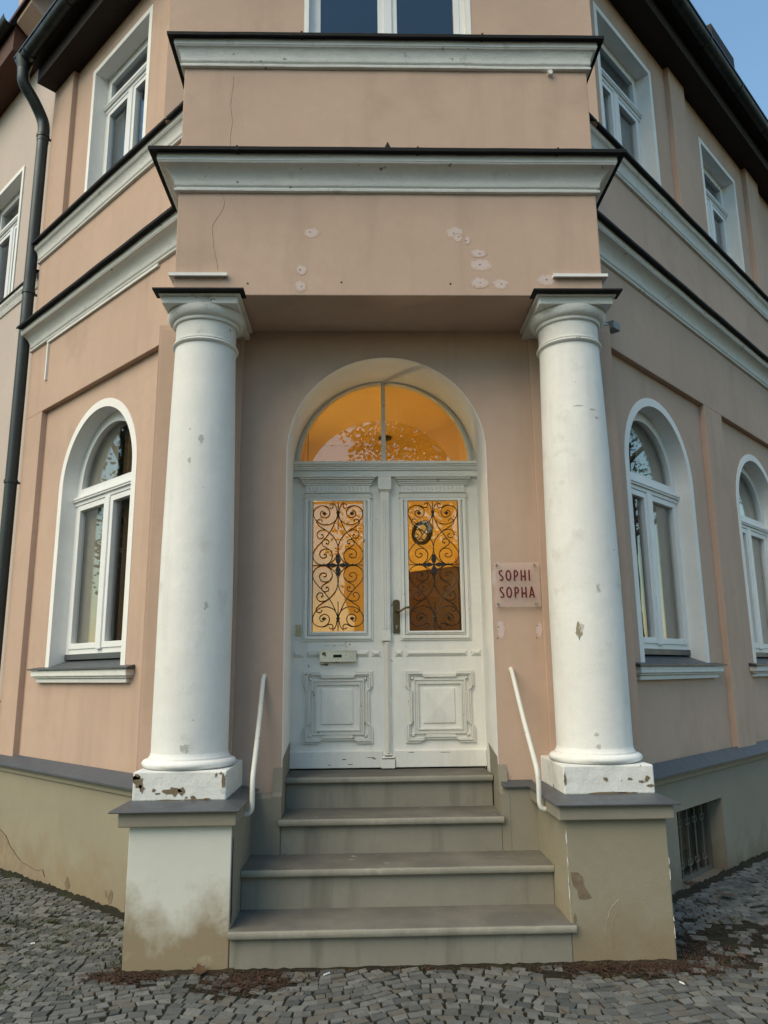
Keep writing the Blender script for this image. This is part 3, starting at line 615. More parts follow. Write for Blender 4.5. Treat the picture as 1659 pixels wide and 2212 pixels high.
# socle of the street fronts
SD = 0.455
for fr, uend, bw in ((Fl, UL, None), (Fr, UR, (2.262, 3.066))):
    ops = [((bw[0]+bw[1])/2, (bw[1]-bw[0])/2, -0.035, 0.468, False)] if bw else []
    MB(fr).slab(1.42, uend, -0.3, 0.665, SD, 0.05, ops).build('socle', 'socle' if not bw else 'socle_dark', B)
    MB(fr).box(1.40, uend, 0.2, SD+0.018, 0.6655, 0.712).build('socle_moulding', 'socle', B, bevel=0.008)
    MB(fr).add([(1.38, SD+0.055, 0.714), (uend, SD+0.055, 0.714), (uend, WD-0.02, 0.775), (1.38, WD-0.02, 0.775), (1.38, SD+0.055, 0.726), (uend, SD+0.055, 0.726), (uend, WD-0.02, 0.790), (1.38, WD-0.02, 0.790)],
             [(0, 1, 2, 3), (4, 5, 6, 7), (0, 1, 5, 4), (1, 2, 6, 5), (2, 3, 7, 6), (3, 0, 4, 7)]).build('socle_cap', 'slate', B)
bwin = MB(Fr).frame(2.24, 3.09, -0.06, 0.49, 0.05, 0.325, 0.352).build('basement_window', 'rail_grey', B)
for i, u in enumerate((2.40, 2.535, 2.67, 2.80, 2.935)):
    bar = MB(Fr).tube([(u, 0.345, -0.03), (u, 0.345, 0.46)], 0.0065, 6).build('grille_bar', 'rail_grey', bwin)
    for zc in (0.07, 0.34):
        for s_ in (-1, 1):
            MB(Fr).tube([(u+s_*0.020+0.017*math.cos(2*math.pi*k/14), 0.345, zc+0.020*math.sin(2*math.pi*k/14)) for k in range(15)], 0.004, 5).build('grille_ring', 'rail_grey', bwin)
MB(Fr).box(2.44, 2.47, 0.29, 0.31, 0.0, 0.46).build('grille_bar', 'rail_grey', bwin)
MB(Fr).box(2.26, 3.08, 0.27, 0.276, -0.05, 0.48).build('pane', 'glass', bwin)
MB(Fr).box(2.1, 3.2, -0.5, 0.04, -0.3, 0.55).build('basement_room', 'black', B)
MB(Fr).box(2.262, 3.066, 0.20, SD+0.02, -0.10, -0.036).build('basement_sill', 'socle_dark', B)

# upper front of the entrance side with its window
MB(Fc).slab(-1.62, 1.62, Z2b-0.02, 7.5, -YU, -(YU+0.3), ((0.045, 0.625, 5.2, 7.25, False),)).build('upper_entrance_wall', 'peach', B)
def Fu(u, d, z): return (u, YU+0.37-d, z)
o = rect_window(Fu, -0.595, 0.685, Z2b-0.02, 7.3, 6.9, d0=0.235, bord=0.035, rev_=0.22)
room(lambda u, d, z: (u, YU+0.10-d, z), -0.9, 0.9, 5.0, 7.4, 1.2, 'room_sky_teal')

# --- eaves, gutter and roof
upL, upR = -WD*S2-YU, WD*S2+YU
epath = [lp(UL, WD), (upL, YU), (upR, YU), rp(UR, WD)]
MB().sweep(epath, [(-0.3, 7.16), (0.18, 7.16), (0.18, 7.185), (-0.3, 7.185)]).build('soffit', 'eave', B)
MB().sweep(epath, [(0.165, 7.1855), (0.18, 7.1855), (0.18, 7.34), (0.165, 7.34)]).build('fascia', 'eave', B)
MB().sweep(epath, [(0.1805, 7.325), (0.33, 7.325), (0.33, 7.345), (0.1805, 7.345)]).build('eave_board', 'eave', B)
gut = [(0.31+0.068*math.cos(math.pi+math.pi*i/10), 7.335+0.072*math.sin(math.pi+math.pi*i/10)-0.0) for i in range(11)]
gut = [(o_, z+0.04) for o_, z in gut]
gutter = MB().sweep([lp(UL+0.10, WD), (upL, YU), (upR, YU), rp(UR, WD)], gut+[(o_*1.0-0.003*(1 if o_ > .31 else -1), z+0.004) for o_, z in gut[::-1]]).build('gutter', 'zinc', B, smooth=40)
MB().sweep([lp(UL+0.10, WD), (upL, YU), (upR, YU), rp(UR, WD)], [(0.372, 7.372), (0.388, 7.372), (0.388, 7.390), (0.372, 7.390)]).build('gutter_bead', 'zinc', B)
for fr, us in ((Fl, (2.3, 3.2, 4.05)), (Fr, (2.9, 3.75, 4.6, 5.45, 6.3))):
    for u in us:
        MB(fr).tube([(u, WD+0.31+0.073*math.cos(math.pi+math.pi*k/10), 7.375+0.077*math.sin(math.pi+math.pi*k/10)) for k in range(11)], 0.006, 6).build('gutter_bracket', 'zinc', B)
MB().sweep(epath, [(0.30, 7.40), (0.30, 7.43), (-1.6, 9.0), (-1.6, 8.95)]).build('roof', 'tile', B)
MB(Fr).box(4.80, 5.5, -0.6, 0.50, 7.6, 8.47).build('dormer', 'eave', B)

# --- doorway: transom, fanlight, leaves
YT = YD
door = MB(Fc).ring([(-0.672, 0.770), (0.672, 0.770), (0.672, 2.797), (-0.672, 2.797)], [(-0.60, 0.84), (0.60, 0.84), (0.60, 2.74), (-0.60, 2.74)], -(YD+0.10), -(YD+0.046)).build('door_frame', 'door_paint', B)
tr = MB(Fc)
for za, zb_, dd in ((2.797, 2.812, 0.030), (2.8125, 2.845, 0.020), (2.8455, 2.856, 0.034), (2.8565, 2.872, 0.040), (2.8725, 2.884, 0.052), (2.8845, 2.897, 0.064), (2.8975, 2.910, 0.050)):
    tr.box(-0.674, 0.674, -(YD+0.10), -(YD-dd), za, zb_)
tr.build('door_transom', 'door_paint', B, bevel=0.003)
fan = MB(Fc).ring(arch_line(0, 0.676, 2.9105, 2.885+0.0255, 36)[1:-1], arch_line(-0.004, 0.624, 2.9105, 2.885+0.0255, 36)[1:-1], -(YD+0.08), -(YD+0.02), False)
fan.ring(arch_line(-0.004, 0.640, 2.9105, 2.9105, 36)[1:-1], arch_line(-0.004, 0.618, 2.9105, 2.9105, 36)[1:-1], -(YD+0.07), -(YD+0.005), False)
fan.box(-0.026, 0.004, -(YD+0.06), -(YD+0.01), 2.911, 3.535); fan.box(-0.62, 0.62, -(YD+0.06), -(YD+0.015), 2.9105, 2.922)
fanl = fan.build('fanlight', 'door_relief', B, smooth=30)
for s_ in (-1, 1):
    ps = [(-0.011+0.010*s_, 2.917)]+[(-0.004+s_*0.629*math.cos(math.pi/2*(1-i/18)), 2.9105+0.629*math.sin(math.pi/2*(1-i/18))) for i in range(19)]
    ps = [p for p in ps if (p[0]+0.011)*s_ > 0.004]
    MB(Fc).prism(ps, -(YD+0.045), -(YD+0.040)).build('pane', 'glass_fan', fanl)

# wrought iron scrolls: one quadrant drawn, mirrored four ways
Q = []
def sp(cx_, cy_, r0, r1, a0, a1, n=22): return [(cx_+(r0+(r1-r0)*i/n)*math.cos(R(a0+(a1-a0)*i/n)), cy_+(r0+(r1-r0)*i/n)*math.sin(R(a0+(a1-a0)*i/n))) for i in range(n+1)]
raw = [
    [(577, 530), (590, 590), (632, 645), (715, 674), (800, 655), (858, 600), (882, 532), (862, 472), (800, 435), (740, 440), (694, 473), (678, 520), (690, 560), (727, 584), (768, 576), (792, 548), (790, 515), (768, 498), (748, 505)],
    [(790, 432), (730, 437), (690, 458), (655, 462), (636, 440), (640, 413), (664, 408), (682, 425)],
    [(590, 500), (600, 440), (642, 388)],
    [(583, 560), (605, 622), (640, 702), (682, 772), (755, 866), (830, 945), (872, 1005), (884, 1062), (868, 1115), (825, 1158), (750, 1176), (690, 1155), (655, 1110), (645, 1050), (665, 1000), (704, 979), (752, 980), (790, 1005), (801, 1045), (786, 1078), (750, 1089), (722, 1076), (716, 1052), (736, 1040)],
    [(716, 918), (692, 906), (688, 880), (716, 858), (755, 866), (772, 895), (764, 930), (722, 960), (680, 988), (656, 1025)],
    [(770, 636), (780, 612), (806, 604), (836, 625), (834, 656), (790, 700), (722, 742), (672, 780), (612, 850), (581, 920), (574, 990), (592, 1062), (640, 1130), (705, 1168)],
    [(690, 766), (740, 743), (792, 742), (826, 770), (833, 806), (810, 842), (774, 842), (755, 818), (770, 796)],
]
SC = 0.000581
def grille_mesh(parent, X0, Zc, yb):
    m = MB(Fc)
    def P(x, y, sx, sz): return (X0+sx*(x-574)*SC, -yb, Zc+sz*(1180-y)*SC)
    for sx in (-1, 1):
        for sz in (-1, 1):
            for c in raw: m.tube([P(x, y, sx, sz) for x, y in catmull(c, 4)], 0.0034, 5)
            for bx, by, br in ((745, 522, 11), (745, 540, 11), (757, 531, 11), (733, 531, 11)):
                m.lathe(*P(bx, by, sx, sz)[:2], [(0.0, P(bx, by, sx, sz)[2]-0.009), (0.008, P(bx, by, sx, sz)[2]-0.004), (0.008, P(bx, by, sx, sz)[2]+0.004), (0.0, P(bx, by, sx, sz)[2]+0.009)], 6)
            for bx, by in ((743, 1042), (718, 905), (774, 796)):
                q = P(bx, by, sx, sz); m.lathe(q[0], q[1], [(0.001, q[2]-0.006), (0.006, q[2]), (0.001, q[2]+0.006)], 6)
    for sz in (-1, 1):
        m.tube([P(574, 386, 1, sz), P(574, 736, 1, sz)], [0.0034, 0.0028], 6)
        q = P(574, 525, 1, sz); m.lathe(q[0], q[1], [(0.005, q[2]-0.020), (0.010, q[2]-0.012), (0.008, q[2]-0.004), (0.013, q[2]), (0.013, q[2]+0.008), (0.008, q[2]+0.014)], 8)
        pet = [(0, 0.0), (0.012, 0.018), (0.020, 0.038), (0.012, 0.050), (0.015, 0.060), (0.006, 0.072), (0, 0.078)]
        m.prism([(X0+a, Zc+sz*b) for a, b in pet]+[(X0-a, Zc+sz*b) for a, b in pet[::-1][1:-1]], -yb-0.004, -yb+0.010)
        m.prism([(X0+sz*b*1.05, Zc+a*0.8) for a, b in pet]+[(X0+sz*b*1.05, Zc-a*0.8) for a, b in pet[::-1][1:-1]], -yb-0.004, -yb+0.009)
        q = P(750, 1176, sz, 1); m.lathe(q[0], q[1], [(0.002, q[2]-0.011), (0.009, q[2]), (0.002, q[2]+0.011)], 8)
        q = P(574, 985, 1, sz); m.lathe(q[0], q[1], [(0.003, q[2]-0.008), (0.007, q[2]), (0.003, q[2]+0.008)], 8)
    m.tube([(X0-0.184, -yb, Zc), (X0+0.184, -yb, Zc)], 0.0034, 6)
    m.lathe(X0, -(-yb)*-1, [(0.001, Zc-0.010), (0.012, Zc-0.004), (0.012, Zc+0.004), (0.001, Zc+0.010)], 8)
    m.frame(X0-0.186, X0+0.186, Zc-0.475, Zc+0.475, 0.0065, -yb-0.006, -yb+0.004)
    m.v = [v for v in m.v]
    return m.build('grille', 'iron', parent, smooth=50)

def leaf(side):
    s_ = side
    e0, e1 = (-0.669, 0.0115) if s_ < 0 else (0.0165, 0.668)
    gx0, gx1 = (-0.527, -0.163) if s_ < 0 else (0.156, 0.523)
    z0, z1 = 0.779, 2.796; gz0, gz1 = 1.687, 2.630
    d = -(YD)                                                        # d grows outward
    lf = MB(Fc)
    lf.ring([(e0, z0), (e1, z0), (e1, z1), (e0, z1)], [(gx0, gz0), (gx1, gz0), (gx1, gz1), (gx0, gz1)], d-0.045, d)
    o = lf.build('door_leaf', 'door_paint', B)
    fm = MB(Fc)                                                       # glazing moulding, three steps
    for ins, dd in ((-0.064, 0.012), (-0.052, 0.022), (-0.024, 0.016), (-0.014, 0.024)):
        wd = {-0.064: 0.012, -0.052: 0.022, -0.024: 0.010, -0.014: 0.014}[ins]
        fm.frame(gx0+ins, gx1-ins, gz0+ins, gz1-ins*0.25, wd, d-0.01, d+dd)
    fm.build('glazing_moulding', 'door_paint', o, bevel=0.003)
    MB(Fc).box(gx0-0.01, gx1+0.01, d-0.034, d-0.029, gz0-0.01, gz1+0.01).build('pane', 'glass_fan', o)
    grille_mesh(o, (gx0+gx1)/2, (gz0+gz1)/2-0.002, YD+0.012)
    h0, h1 = (-0.592, -0.101) if s_ < 0 else (0.093, 0.588)
    hd = MB(Fc)
    hd.box(h0-0.002, h1+0.002, d-0.005, d+0.026, 2.638, 2.650); hd.box(h0+0.006, h1-0.006, d-0.005, d+0.020, 2.6505, 2.676); hd.box(h0+0.002, h1-0.002, d-0.005, d+0.032, 2.6765, 2.684)
    hd.box(h0+0.012, h1-0.012, d-0.005, d+0.024, 2.6845, 2.694)
    for k, (ov, zz) in enumerate(((0.000, 2.740), (0.006, 2.752), (0.012, 2.764), (0.022, 2.778), (0.028, 2.790))):
        hd.box(h0-ov, h1+ov, d-0.005, d+0.026+ov*1.6, zz-0.006 if k else 2.734, zz+0.0055 if k < 4 else 2.797)
    hd.build('hood', 'door_relief', o, bevel=0.003)
    fz = MB(Fc).box(h0+0.016, h1-0.016, d-0.005, d+0.018, 2.6945, 2.7335).build('frieze_board', 'door_paint', o)
    nfl = 15
    for i in range(nfl):
        uu = h0+0.03+(h1-h0-0.06)*(i+0.5)/nfl
        MB(Fc).raised(uu-0.006, uu+0.006, 2.702, 2.726, d+0.018, d+0.0235, 0.003).build('flute', 'door_relief', o)
    # band of pyramid blocks
    for a, b in (((-0.657, -0.575), (-0.565, -0.125), (-0.114, -0.044)) if s_ < 0 else ((0.047, 0.110), (0.126, 0.561), (0.579, 0.656))):
        MB(Fc).raised(a, b, 1.508, 1.559, d-0.002, d+0.018, 0.0235).build('raised_block', 'door_relief', o)
    # lower panel: eared frame, moulding, field with a pyramid
    p0, p1 = (-0.582, -0.105) if s_ < 0 else (0.118, 0.594)
    q0, q1 = 0.935, 1.417; ew, eh, st = 0.105, 0.105, 0.021
    def ear(i):                                                       # outline, inset by i, with ears at four corners
        a, b, c, e = p0+i, p1-i, q0+i, q1-i
        return [(a, c), (a+ew, c), (a+ew, c+st), (b-ew, c+st), (b-ew, c), (b, c), (b, c+eh), (b-st, c+eh), (b-st, e-eh), (b, e-eh), (b, e), (b-ew, e), (b-ew, e-st), (a+ew, e-st), (a+ew, e), (a, e), (a, e-eh), (a+st, e-eh), (a+st, c+eh), (a, c+eh)]
    pm = MB(Fc)
    pm.ring(ear(0), ear(0.014), d-0.002, d+0.016); pm.ring(ear(0.0141), ear(0.026), d-0.002, d+0.024); pm.ring(ear(0.0261), ear(0.036), d-0.002, d+0.014)
    pm.build('eared_frame', 'door_relief', o, bevel=0.003)
    pm = MB(Fc)
    for ins, wd, dd in ((0.058, 0.010, 0.016), (0.0685, 0.014, 0.008), (0.083, 0.010, 0.015)):
        pm.frame(p0+ins, p1-ins, q0+ins, q1-ins, wd, d-0.002, d+dd)
    for a in (p0+0.040, p1-0.062):
        for c in (q0+0.040, q1-0.062): pm.raised(a, a+0.022, c, c+0.022, d-0.002, d+0.022, 0.004)
    pm.build('panel_moulding', 'door_relief', o, bevel=0.002)
    f0, f1, g0, g1 = p0+0.128, p1-0.138, 1.066, 1.293
    fm = MB(Fc).raised(f0-0.008, f1+0.008, g0-0.008, g1+0.008, d-0.002, d+0.010, 0.009)
    um, zm = (f0+f1)/2, (g0+g1)/2
    fm.add([(f0, d+0.0102, g0), (f1, d+0.0102, g0), (f1, d+0.0102, g1), (f0, d+0.0102, g1), (um, d+0.020, zm)], [(0, 1, 4), (1, 2, 4), (2, 3, 4), (3, 0, 4), (0, 1, 2, 3)])
    fm.build('pyramid_field', 'door_paint', o)
    k0, k1 = (-0.671, -0.043) if s_ < 0 else (0.042, 0.667)
    MB(Fc).raised(k0, k1, 0.776, 0.889, d-0.001, d+0.024, 0.005).build('kick_board', 'door_paint', o)
    return o
lfL, lfR = leaf(-1), leaf(1)
d = -YD
post = MB(Fc).box(-0.040, 0.022, d, d+0.040, 1.62, 2.6855)
for k in range(3): post.box(-0.031+k*0.0165, -0.021+k*0.0165, d+0.0405, d+0.046, 1.70, 2.62)
post.add([(-0.030, d, 0.862), (0.028, d, 0.862), (0.028, d, 1.6195), (-0.030, d, 1.6195), (-0.001, d+0.046, 0.872), (-0.001, d+0.046, 1.610)], [(0, 1, 4), (1, 2, 5, 4), (2, 3, 5), (3, 0, 4, 5), (0, 1, 2, 3)])
post.build('meeting_post', 'door_paint', lfL, bevel=0.002)
m = MB(Fc).box(-0.056, 0.040, d, d+0.052, 2.706, 2.792); m.box(-0.052, 0.036, d, d+0.060, 2.694, 2.7055); m.box(-0.050, 0.034, d, d+0.050, 2.686, 2.6935)
m.build('post_capital', 'door_paint', lfL, bevel=0.003)
m = MB(Fc).box(-0.051, 0.042, d, d+0.044, 0.776, 0.834); m.raised(-0.051, 0.042, 0.8345, 0.852, d, d+0.048, 0.006); m.raised(-0.030, 0.026, 0.8525, 0.872, d, d+0.04, 0.008)
m.build('post_foot', 'door_paint', lfL, bevel=0.002)
# letter box
lb = MB(Fc).box(-0.473, -0.216, d, d+0.030, 1.484, 1.557)
lb.build('letter_box', 'alu', lfL, bevel=0.003)
m = MB(Fc).box(-0.475, -0.214, d+0.0301, d+0.038, 1.4805, 1.489); m.box(-0.475, -0.214, d+0.0301, d+0.036, 1.5515, 1.559); m.build('letter_flap_edge', 'alu', lfL)
MB(Fc).box(-0.376, -0.317, d+0.0301, d+0.0318, 1.509, 1.529).build('letter_slot', 'black', lfL)
rr = random.Random(3)
for (a, b, ra, rb) in ((-0.440, 1.540, 0.012, 0.008), (-0.432, 1.527, 0.006, 0.012), (-0.446, 1.531, 0.006, 0.006)):
    MB(Fc).prism(blob(a, b, ra, rb, 10, 0.7, rr), d+0.030, d+0.0313).build('sticker_rest', 'curtain_brown', lfL)
for (a, b, ra, rb) in ((-0.435, 1.462, 0.028, 0.006), (-0.545, 1.455, 0.003, 0.012), (-0.36, 1.475, 0.03, 0.003), (-0.30, 0.835, 0.016, 0.004), (-0.12, 0.845, 0.028, 0.003), (-0.10, 0.838, 0.014, 0.004), (0.15, 0.876, 0.018, 0.002), (0.38, 0.873, 0.03, 0.002), (-0.40, 0.80, 0.01, 0.003), (-0.26, 0.803, 0.02, 0.003)):
    MB(Fc).prism(blob(a, b, ra, rb, 10, 0.8, rr), d-0.001, d+(0.0246 if b < 0.9 else 0.0012)).build('paint_chip', 'mortar', lfL if a < 0 else lfR)
for i, a in enumerate((-0.437, -0.424, -0.413, -0.388, -0.376, -0.366, -0.345, -0.331, -0.318)):
    MB(Fc).box(a, a+rr.uniform(0.004, 0.009), d-0.001, d+0.001, 1.592+rr.uniform(-0.001, 0.001), 1.5955).build('scratch', 'mortar', lfL)
MB(Fc).ring(*[[(-0.272+r_*math.cos(R(40+i*18)), 1.602+r_*1.15*math.sin(R(40+i*18))) for i in range(13)] for r_ in (0.0225, 0.0205)], d-0.001, d+0.001, False).build('scratch', 'mortar', lfL)
MB(Fc).prism(blob(-0.262, 1.597, 0.007, 0.004, 9, 0.5, rr), d-0.001, d+0.0012).build('scratch', 'crack', lfL)
# bell plate on the left leaf, lock plate and handle on the right leaf
MB(Fc).box(-0.639, -0.603, d, d+0.010, 1.658, 1.738).build('bell_plate', 'bell', lfL, bevel=0.004)
MB(Fc).raised(-0.628, -0.614, 1.682, 1.714, d+0.010, d+0.0135, 0.002).build('bell_button', 'bell', lfL)
pl = [(0.042, 1.672), (0.088, 1.672), (0.088, 1.897), (0.078, 1.906), (0.052, 1.906), (0.042, 1.897)]
lk = MB(Fc).prism(pl, d, d+0.012).build('lock_plate', 'brass', lfR, bevel=0.003)
hp = [(0.067, -YD+0.012, 1.826), (0.067, -YD+0.045, 1.826), (0.074, -YD+0.058, 1.825), (0.092, -YD+0.060, 1.823), (0.112, -YD+0.060, 1.836), (0.134, -YD+0.060, 1.846), (0.158, -YD+0.060, 1.846), (0.180, -YD+0.058, 1.836)]
MB(Fc).tube(catmull(hp, 5), 0.0075, 10).build('door_handle', 'brass', lfR, smooth=50)
MB(Fc).prism([(0.067+0.012*math.cos(R(i*30)), 1.826+0.012*math.sin(R(i*30))) for i in range(12)], d+0.012, d+0.018).build('handle_rose', 'brass', lfR)
MB(Fc).prism([(0.066+0.006*math.cos(R(i*30)), 1.723+0.006*math.sin(R(i*30))) for i in range(12)], d+0.012, d+0.016).build('lock_cylinder', 'steel', lfR)
MB(Fc).box(0.062, 0.070, d+0.012, d+0.0152, 1.702, 1.7175).build('lock_cylinder_tail', 'steel', lfR)

# --- vestibule behind the door, lit by a warm lamp
HW = 0.83
MB().box(-HW, HW, 1.45, 4.5, 0.70, 0.768).build('vestibule_floor', 'room_wood', B)
m = MB(); m.box(-HW-0.08, -HW, 1.445, 4.5, 0.7, 3.95); m.box(-HW, 0.1, 4.3, 4.4, 0.768, 3.95); m.box(HW, HW+0.08, 1.445, 4.5, 0.7, 3.95)
m.add([(0.0, 4.36, 0.768), (HW, 3.53, 0.768), (HW, 3.53, 3.95), (0.0, 4.36, 3.95), (0.08, 4.44, 0.768), (HW, 3.69, 0.768), (HW, 3.69, 3.95), (0.08, 4.44, 3.95)],
      [(0, 1, 2, 3), (4, 5, 6, 7), (0, 1, 5, 4), (1, 2, 6, 5), (2, 3, 7, 6), (3, 0, 4, 7)])
m.box(-HW, -0.675, 1.4405, 1.46, 0.768, 3.95); m.box(0.675, HW, 1.4405, 1.46, 0.768, 3.95); m.box(-0.675, 0.675, 1.4405, 1.46, 3.60, 3.95)
m.build('vestibule_wall', 'room_yellow', B)
MB().box(-HW-0.08, HW+0.08, 1.4405, 4.5, 3.951, 4.05).build('vestibule_ceiling', 'room_yellow', B)
def Fo(u, d_, z): return (0.40+u/S2-d_/S2, 3.96-u/S2-d_/S2, z)        # oblique inner wall, d towards the door
MB(Fo).box(-0.50, 0.595, 0.002, 0.06, 0.768, 2.44).build('wood_panelling', 'room_wood', B)
MB(Fo).box(-0.50, 0.595, 0.002, 0.10, 2.441, 2.53).build('wood_ledge', 'room_yellow', B)
clk = empty('wall_clock', (0, 0, 0)); tag(clk, 'round wall clock with dark rim seen through the door glass', 'clock')
cu0, cz0 = 0.10, 2.85
circ = lambda r_: [(cu0+r_*math.cos(R(i*10)), cz0+r_*math.sin(R(i*10))) for i in range(36)]
MB(Fo).ring(circ(0.125), circ(0.094), 0.003, 0.045).build('rim', 'clock_rim', clk); MB(Fo).prism(circ(0.096), 0.003, 0.02).build('face', 'clock_face', clk)
MB(Fo).prism([(cu0-0.004, cz0), (cu0+0.004, cz0), (cu0+0.003, cz0-0.075), (cu0-0.003, cz0-0.075)], 0.021, 0.024).build('hand', 'clock_rim', clk)
MB(Fo).prism([(cu0-0.003, cz0-0.003), (cu0+0.003, cz0+0.003), (cu0-0.040, cz0+0.050), (cu0-0.045, cz0+0.045)], 0.0245, 0.027).build('hand', 'clock_rim', clk)
dsc = MB().lathe(0.08, 3.98, [(0.055, 3.951), (0.072, 3.94), (0.072, 3.925), (0.05, 3.915)], 32).build('ceiling_detector', 'clock_rim', None, smooth=40)
tag(dsc, 'small dark round detector on the ceiling behind the fanlight', 'detector')
def lamp(x, y, z, e, label):
    o = empty('globe_lamp', (x, y, z)); tag(o, label, 'lamp')
    g_ = MB().lathe(0, 0, [(0.001, -0.045)]+[(0.045*math.sin(math.pi*i/10), -0.045*math.cos(math.pi*i/10)) for i in range(1, 10)]+[(0.001, 0.045)], 16).build('globe', 'lamp_glow', o, smooth=60)
    MB().tube([(0, 0, 0.04), (0, 0, 3.955-z)], 0.004, 6).build('cord', 'brass', o)
    ld = bpy.data.lights.new('globe_light', 'POINT'); ld.energy = e; ld.color = (1.0, 0.86, 0.58); ld.shadow_soft_size = 0.05
    lo = bpy.data.objects.new('globe_light', ld); col.objects.link(lo); lo.parent = o; lo.location = (0, -0.12, 0.0)
lamp(-0.70, 3.10, 2.35, 18, 'glowing globe lamp hanging in the entrance hall behind the glazed door')

# --- wear on the building: chips, repaired drill holes, cracks
for (a, z, ra, rz) in ((-0.475, 4.08, 0.045, 0.030), (-0.535, 3.83, 0.030, 0.032), (-0.54, 3.72, 0.032, 0.034), (0.415, 4.085, 0.050, 0.040), (0.435, 4.05, 0.025, 0.025), (0.495, 4.035, 0.014, 0.026), (0.560, 3.945, 0.045, 0.026), (0.572, 3.865, 0.068, 0.036), (0.560, 3.745, 0.052, 0.032), (0.69, 3.74, 0.045, 0.034), (0.975, 3.765, 0.055, 0.035)):
    soft_patch(Fc, a, z, ra*1.25, rz*1.25, -YF+0.0004+0.00015*abs(hash((round(a*1000), round(z*1000))) % 7), 'plaster_repair', 'patch_soft', B)
    MB(Fc).prism(blob(a+rr.uniform(-0.010, 0.010), z+rr.uniform(-0.006, 0.006), rr.uniform(0.004, 0.008), rr.uniform(0.003, 0.006), 8, 0.4, rr), -YF-0.005, -YF+0.0018).build('drill_hole', 'drill_grey', B)
for (a, z) in ((-0.29, 3.745), (0.38, 3.735), (-0.86, 3.735)): MB(Fc).prism(blob(a, z, 0.006, 0.006, 8, 0.3, rr), -YF-0.005, -YF+0.0018).build('drill_hole', 'crack', B)
def crackline(fr, P, d_, wd=0.0008, mat='hairline', par=None):
    pts_ = []
    for (a, b) in zip(P[:-1], P[1:]):
        for k in range(6):
            t = k/6; pts_.append((a[0]+(b[0]-a[0])*t+rr.uniform(-0.004, 0.004), a[1]+(b[1]-a[1])*t))
    pts_.append(P[-1])
    ws = [wd*rr.uniform(0.5, 1.3) for _ in pts_]
    MB(fr).ring([(p[0]-w_, p[1]) for p, w_ in zip(pts_, ws)], [(p[0]+w_, p[1]) for p, w_ in zip(pts_, ws)], d_-0.004, d_+0.0012, False).build('crack', mat, par or B)
crackline(Fc, [(-0.985, 5.20), (-1.00, 4.98), (-0.985, 4.88), (-1.00, 4.62)], -YF)
crackline(Fc, [(-1.035, 4.35), (-1.015, 4.27), (-1.085, 4.12), (-1.075, 3.98), (-1.045, 3.82)], -YF)
# peeled paint on the plinths and pedestals
for (a, z, ra, rz) in ((-1.165, 0.805, 0.045, 0.020), (-1.120, 0.806, 0.022, 0.016), (-1.268, 0.812, 0.010, 0.008), (-1.245, 0.795, 0.012, 0.004), (-1.350, 0.855, 0.022, 0.035), (-1.330, 0.822, 0.014, 0.020), (-1.362, 0.88, 0.018, 0.015), (-0.905, 0.855, 0.010, 0.030), (-0.945, 0.885, 0.007, 0.010), (-0.92, 0.893, 0.008, 0.006),
                       (-1.05, 0.762, 0.05, 0.005), (-1.18, 0.7615, 0.06, 0.004), (-0.99, 0.766, 0.015, 0.006), (1.12, 0.835, 0.012, 0.010), (1.25, 0.835, 0.016, 0.006), (1.31, 0.82, 0.02, 0.006), (1.345, 0.835, 0.014, 0.012), (1.36, 0.80, 0.02, 0.008), (1.12, 0.765, 0.09, 0.006), (1.23, 0.764, 0.05, 0.005), (0.903, 0.84, 0.007, 0.03)):
    MB(Fc).prism(blob(a, z, ra, rz, 14, 0.7, rr), -0.16, -0.155+0.0016).build('paint_chip', 'mortar', B)
MB(Fc).prism([(0.866, 0.415), (0.905, 0.412), (0.925, 0.39), (0.93, 0.35), (0.965, 0.295), (0.93, 0.288), (0.90, 0.292), (0.895, 0.33), (0.875, 0.355), (0.868, 0.385)], -0.01, -0.004+0.0018).build('plaster_loss', 'mortar', B)
MB(Fc).prism(blob(0.875, 0.20, 0.008, 0.02, 10, 0.6, rr), -0.01, -0.0022).build('plaster_loss', 'mortar', B)
for k in range(4): 
    z = rr.uniform(0.1, 0.64); MB(Fc).prism(blob(1.3690, z, 0.0018, rr.uniform(0.006, 0.03), 12, 0.9, rr), -0.012, -0.0022).build('edge_chip', 'litter', B)
for k in range(4):
    z = rr.uniform(0.25, 0.62); MB(Fc).prism(blob(0.8555, z, 0.0018, rr.uniform(0.008, 0.05), 12, 0.9, rr), -0.012, -0.0022).build('edge_chip', 'litter', B)
crackline(Fc, [(1.02, 0.07), (1.03, 0.18), (1.06, 0.25), (1.10, 0.285)], -0.004, 0.0018, 'socle_pale'); crackline(Fc, [(1.055, 0.06), (1.055, 0.15), (1.085, 0.23)], -0.004, 0.0014, 'socle_pale')
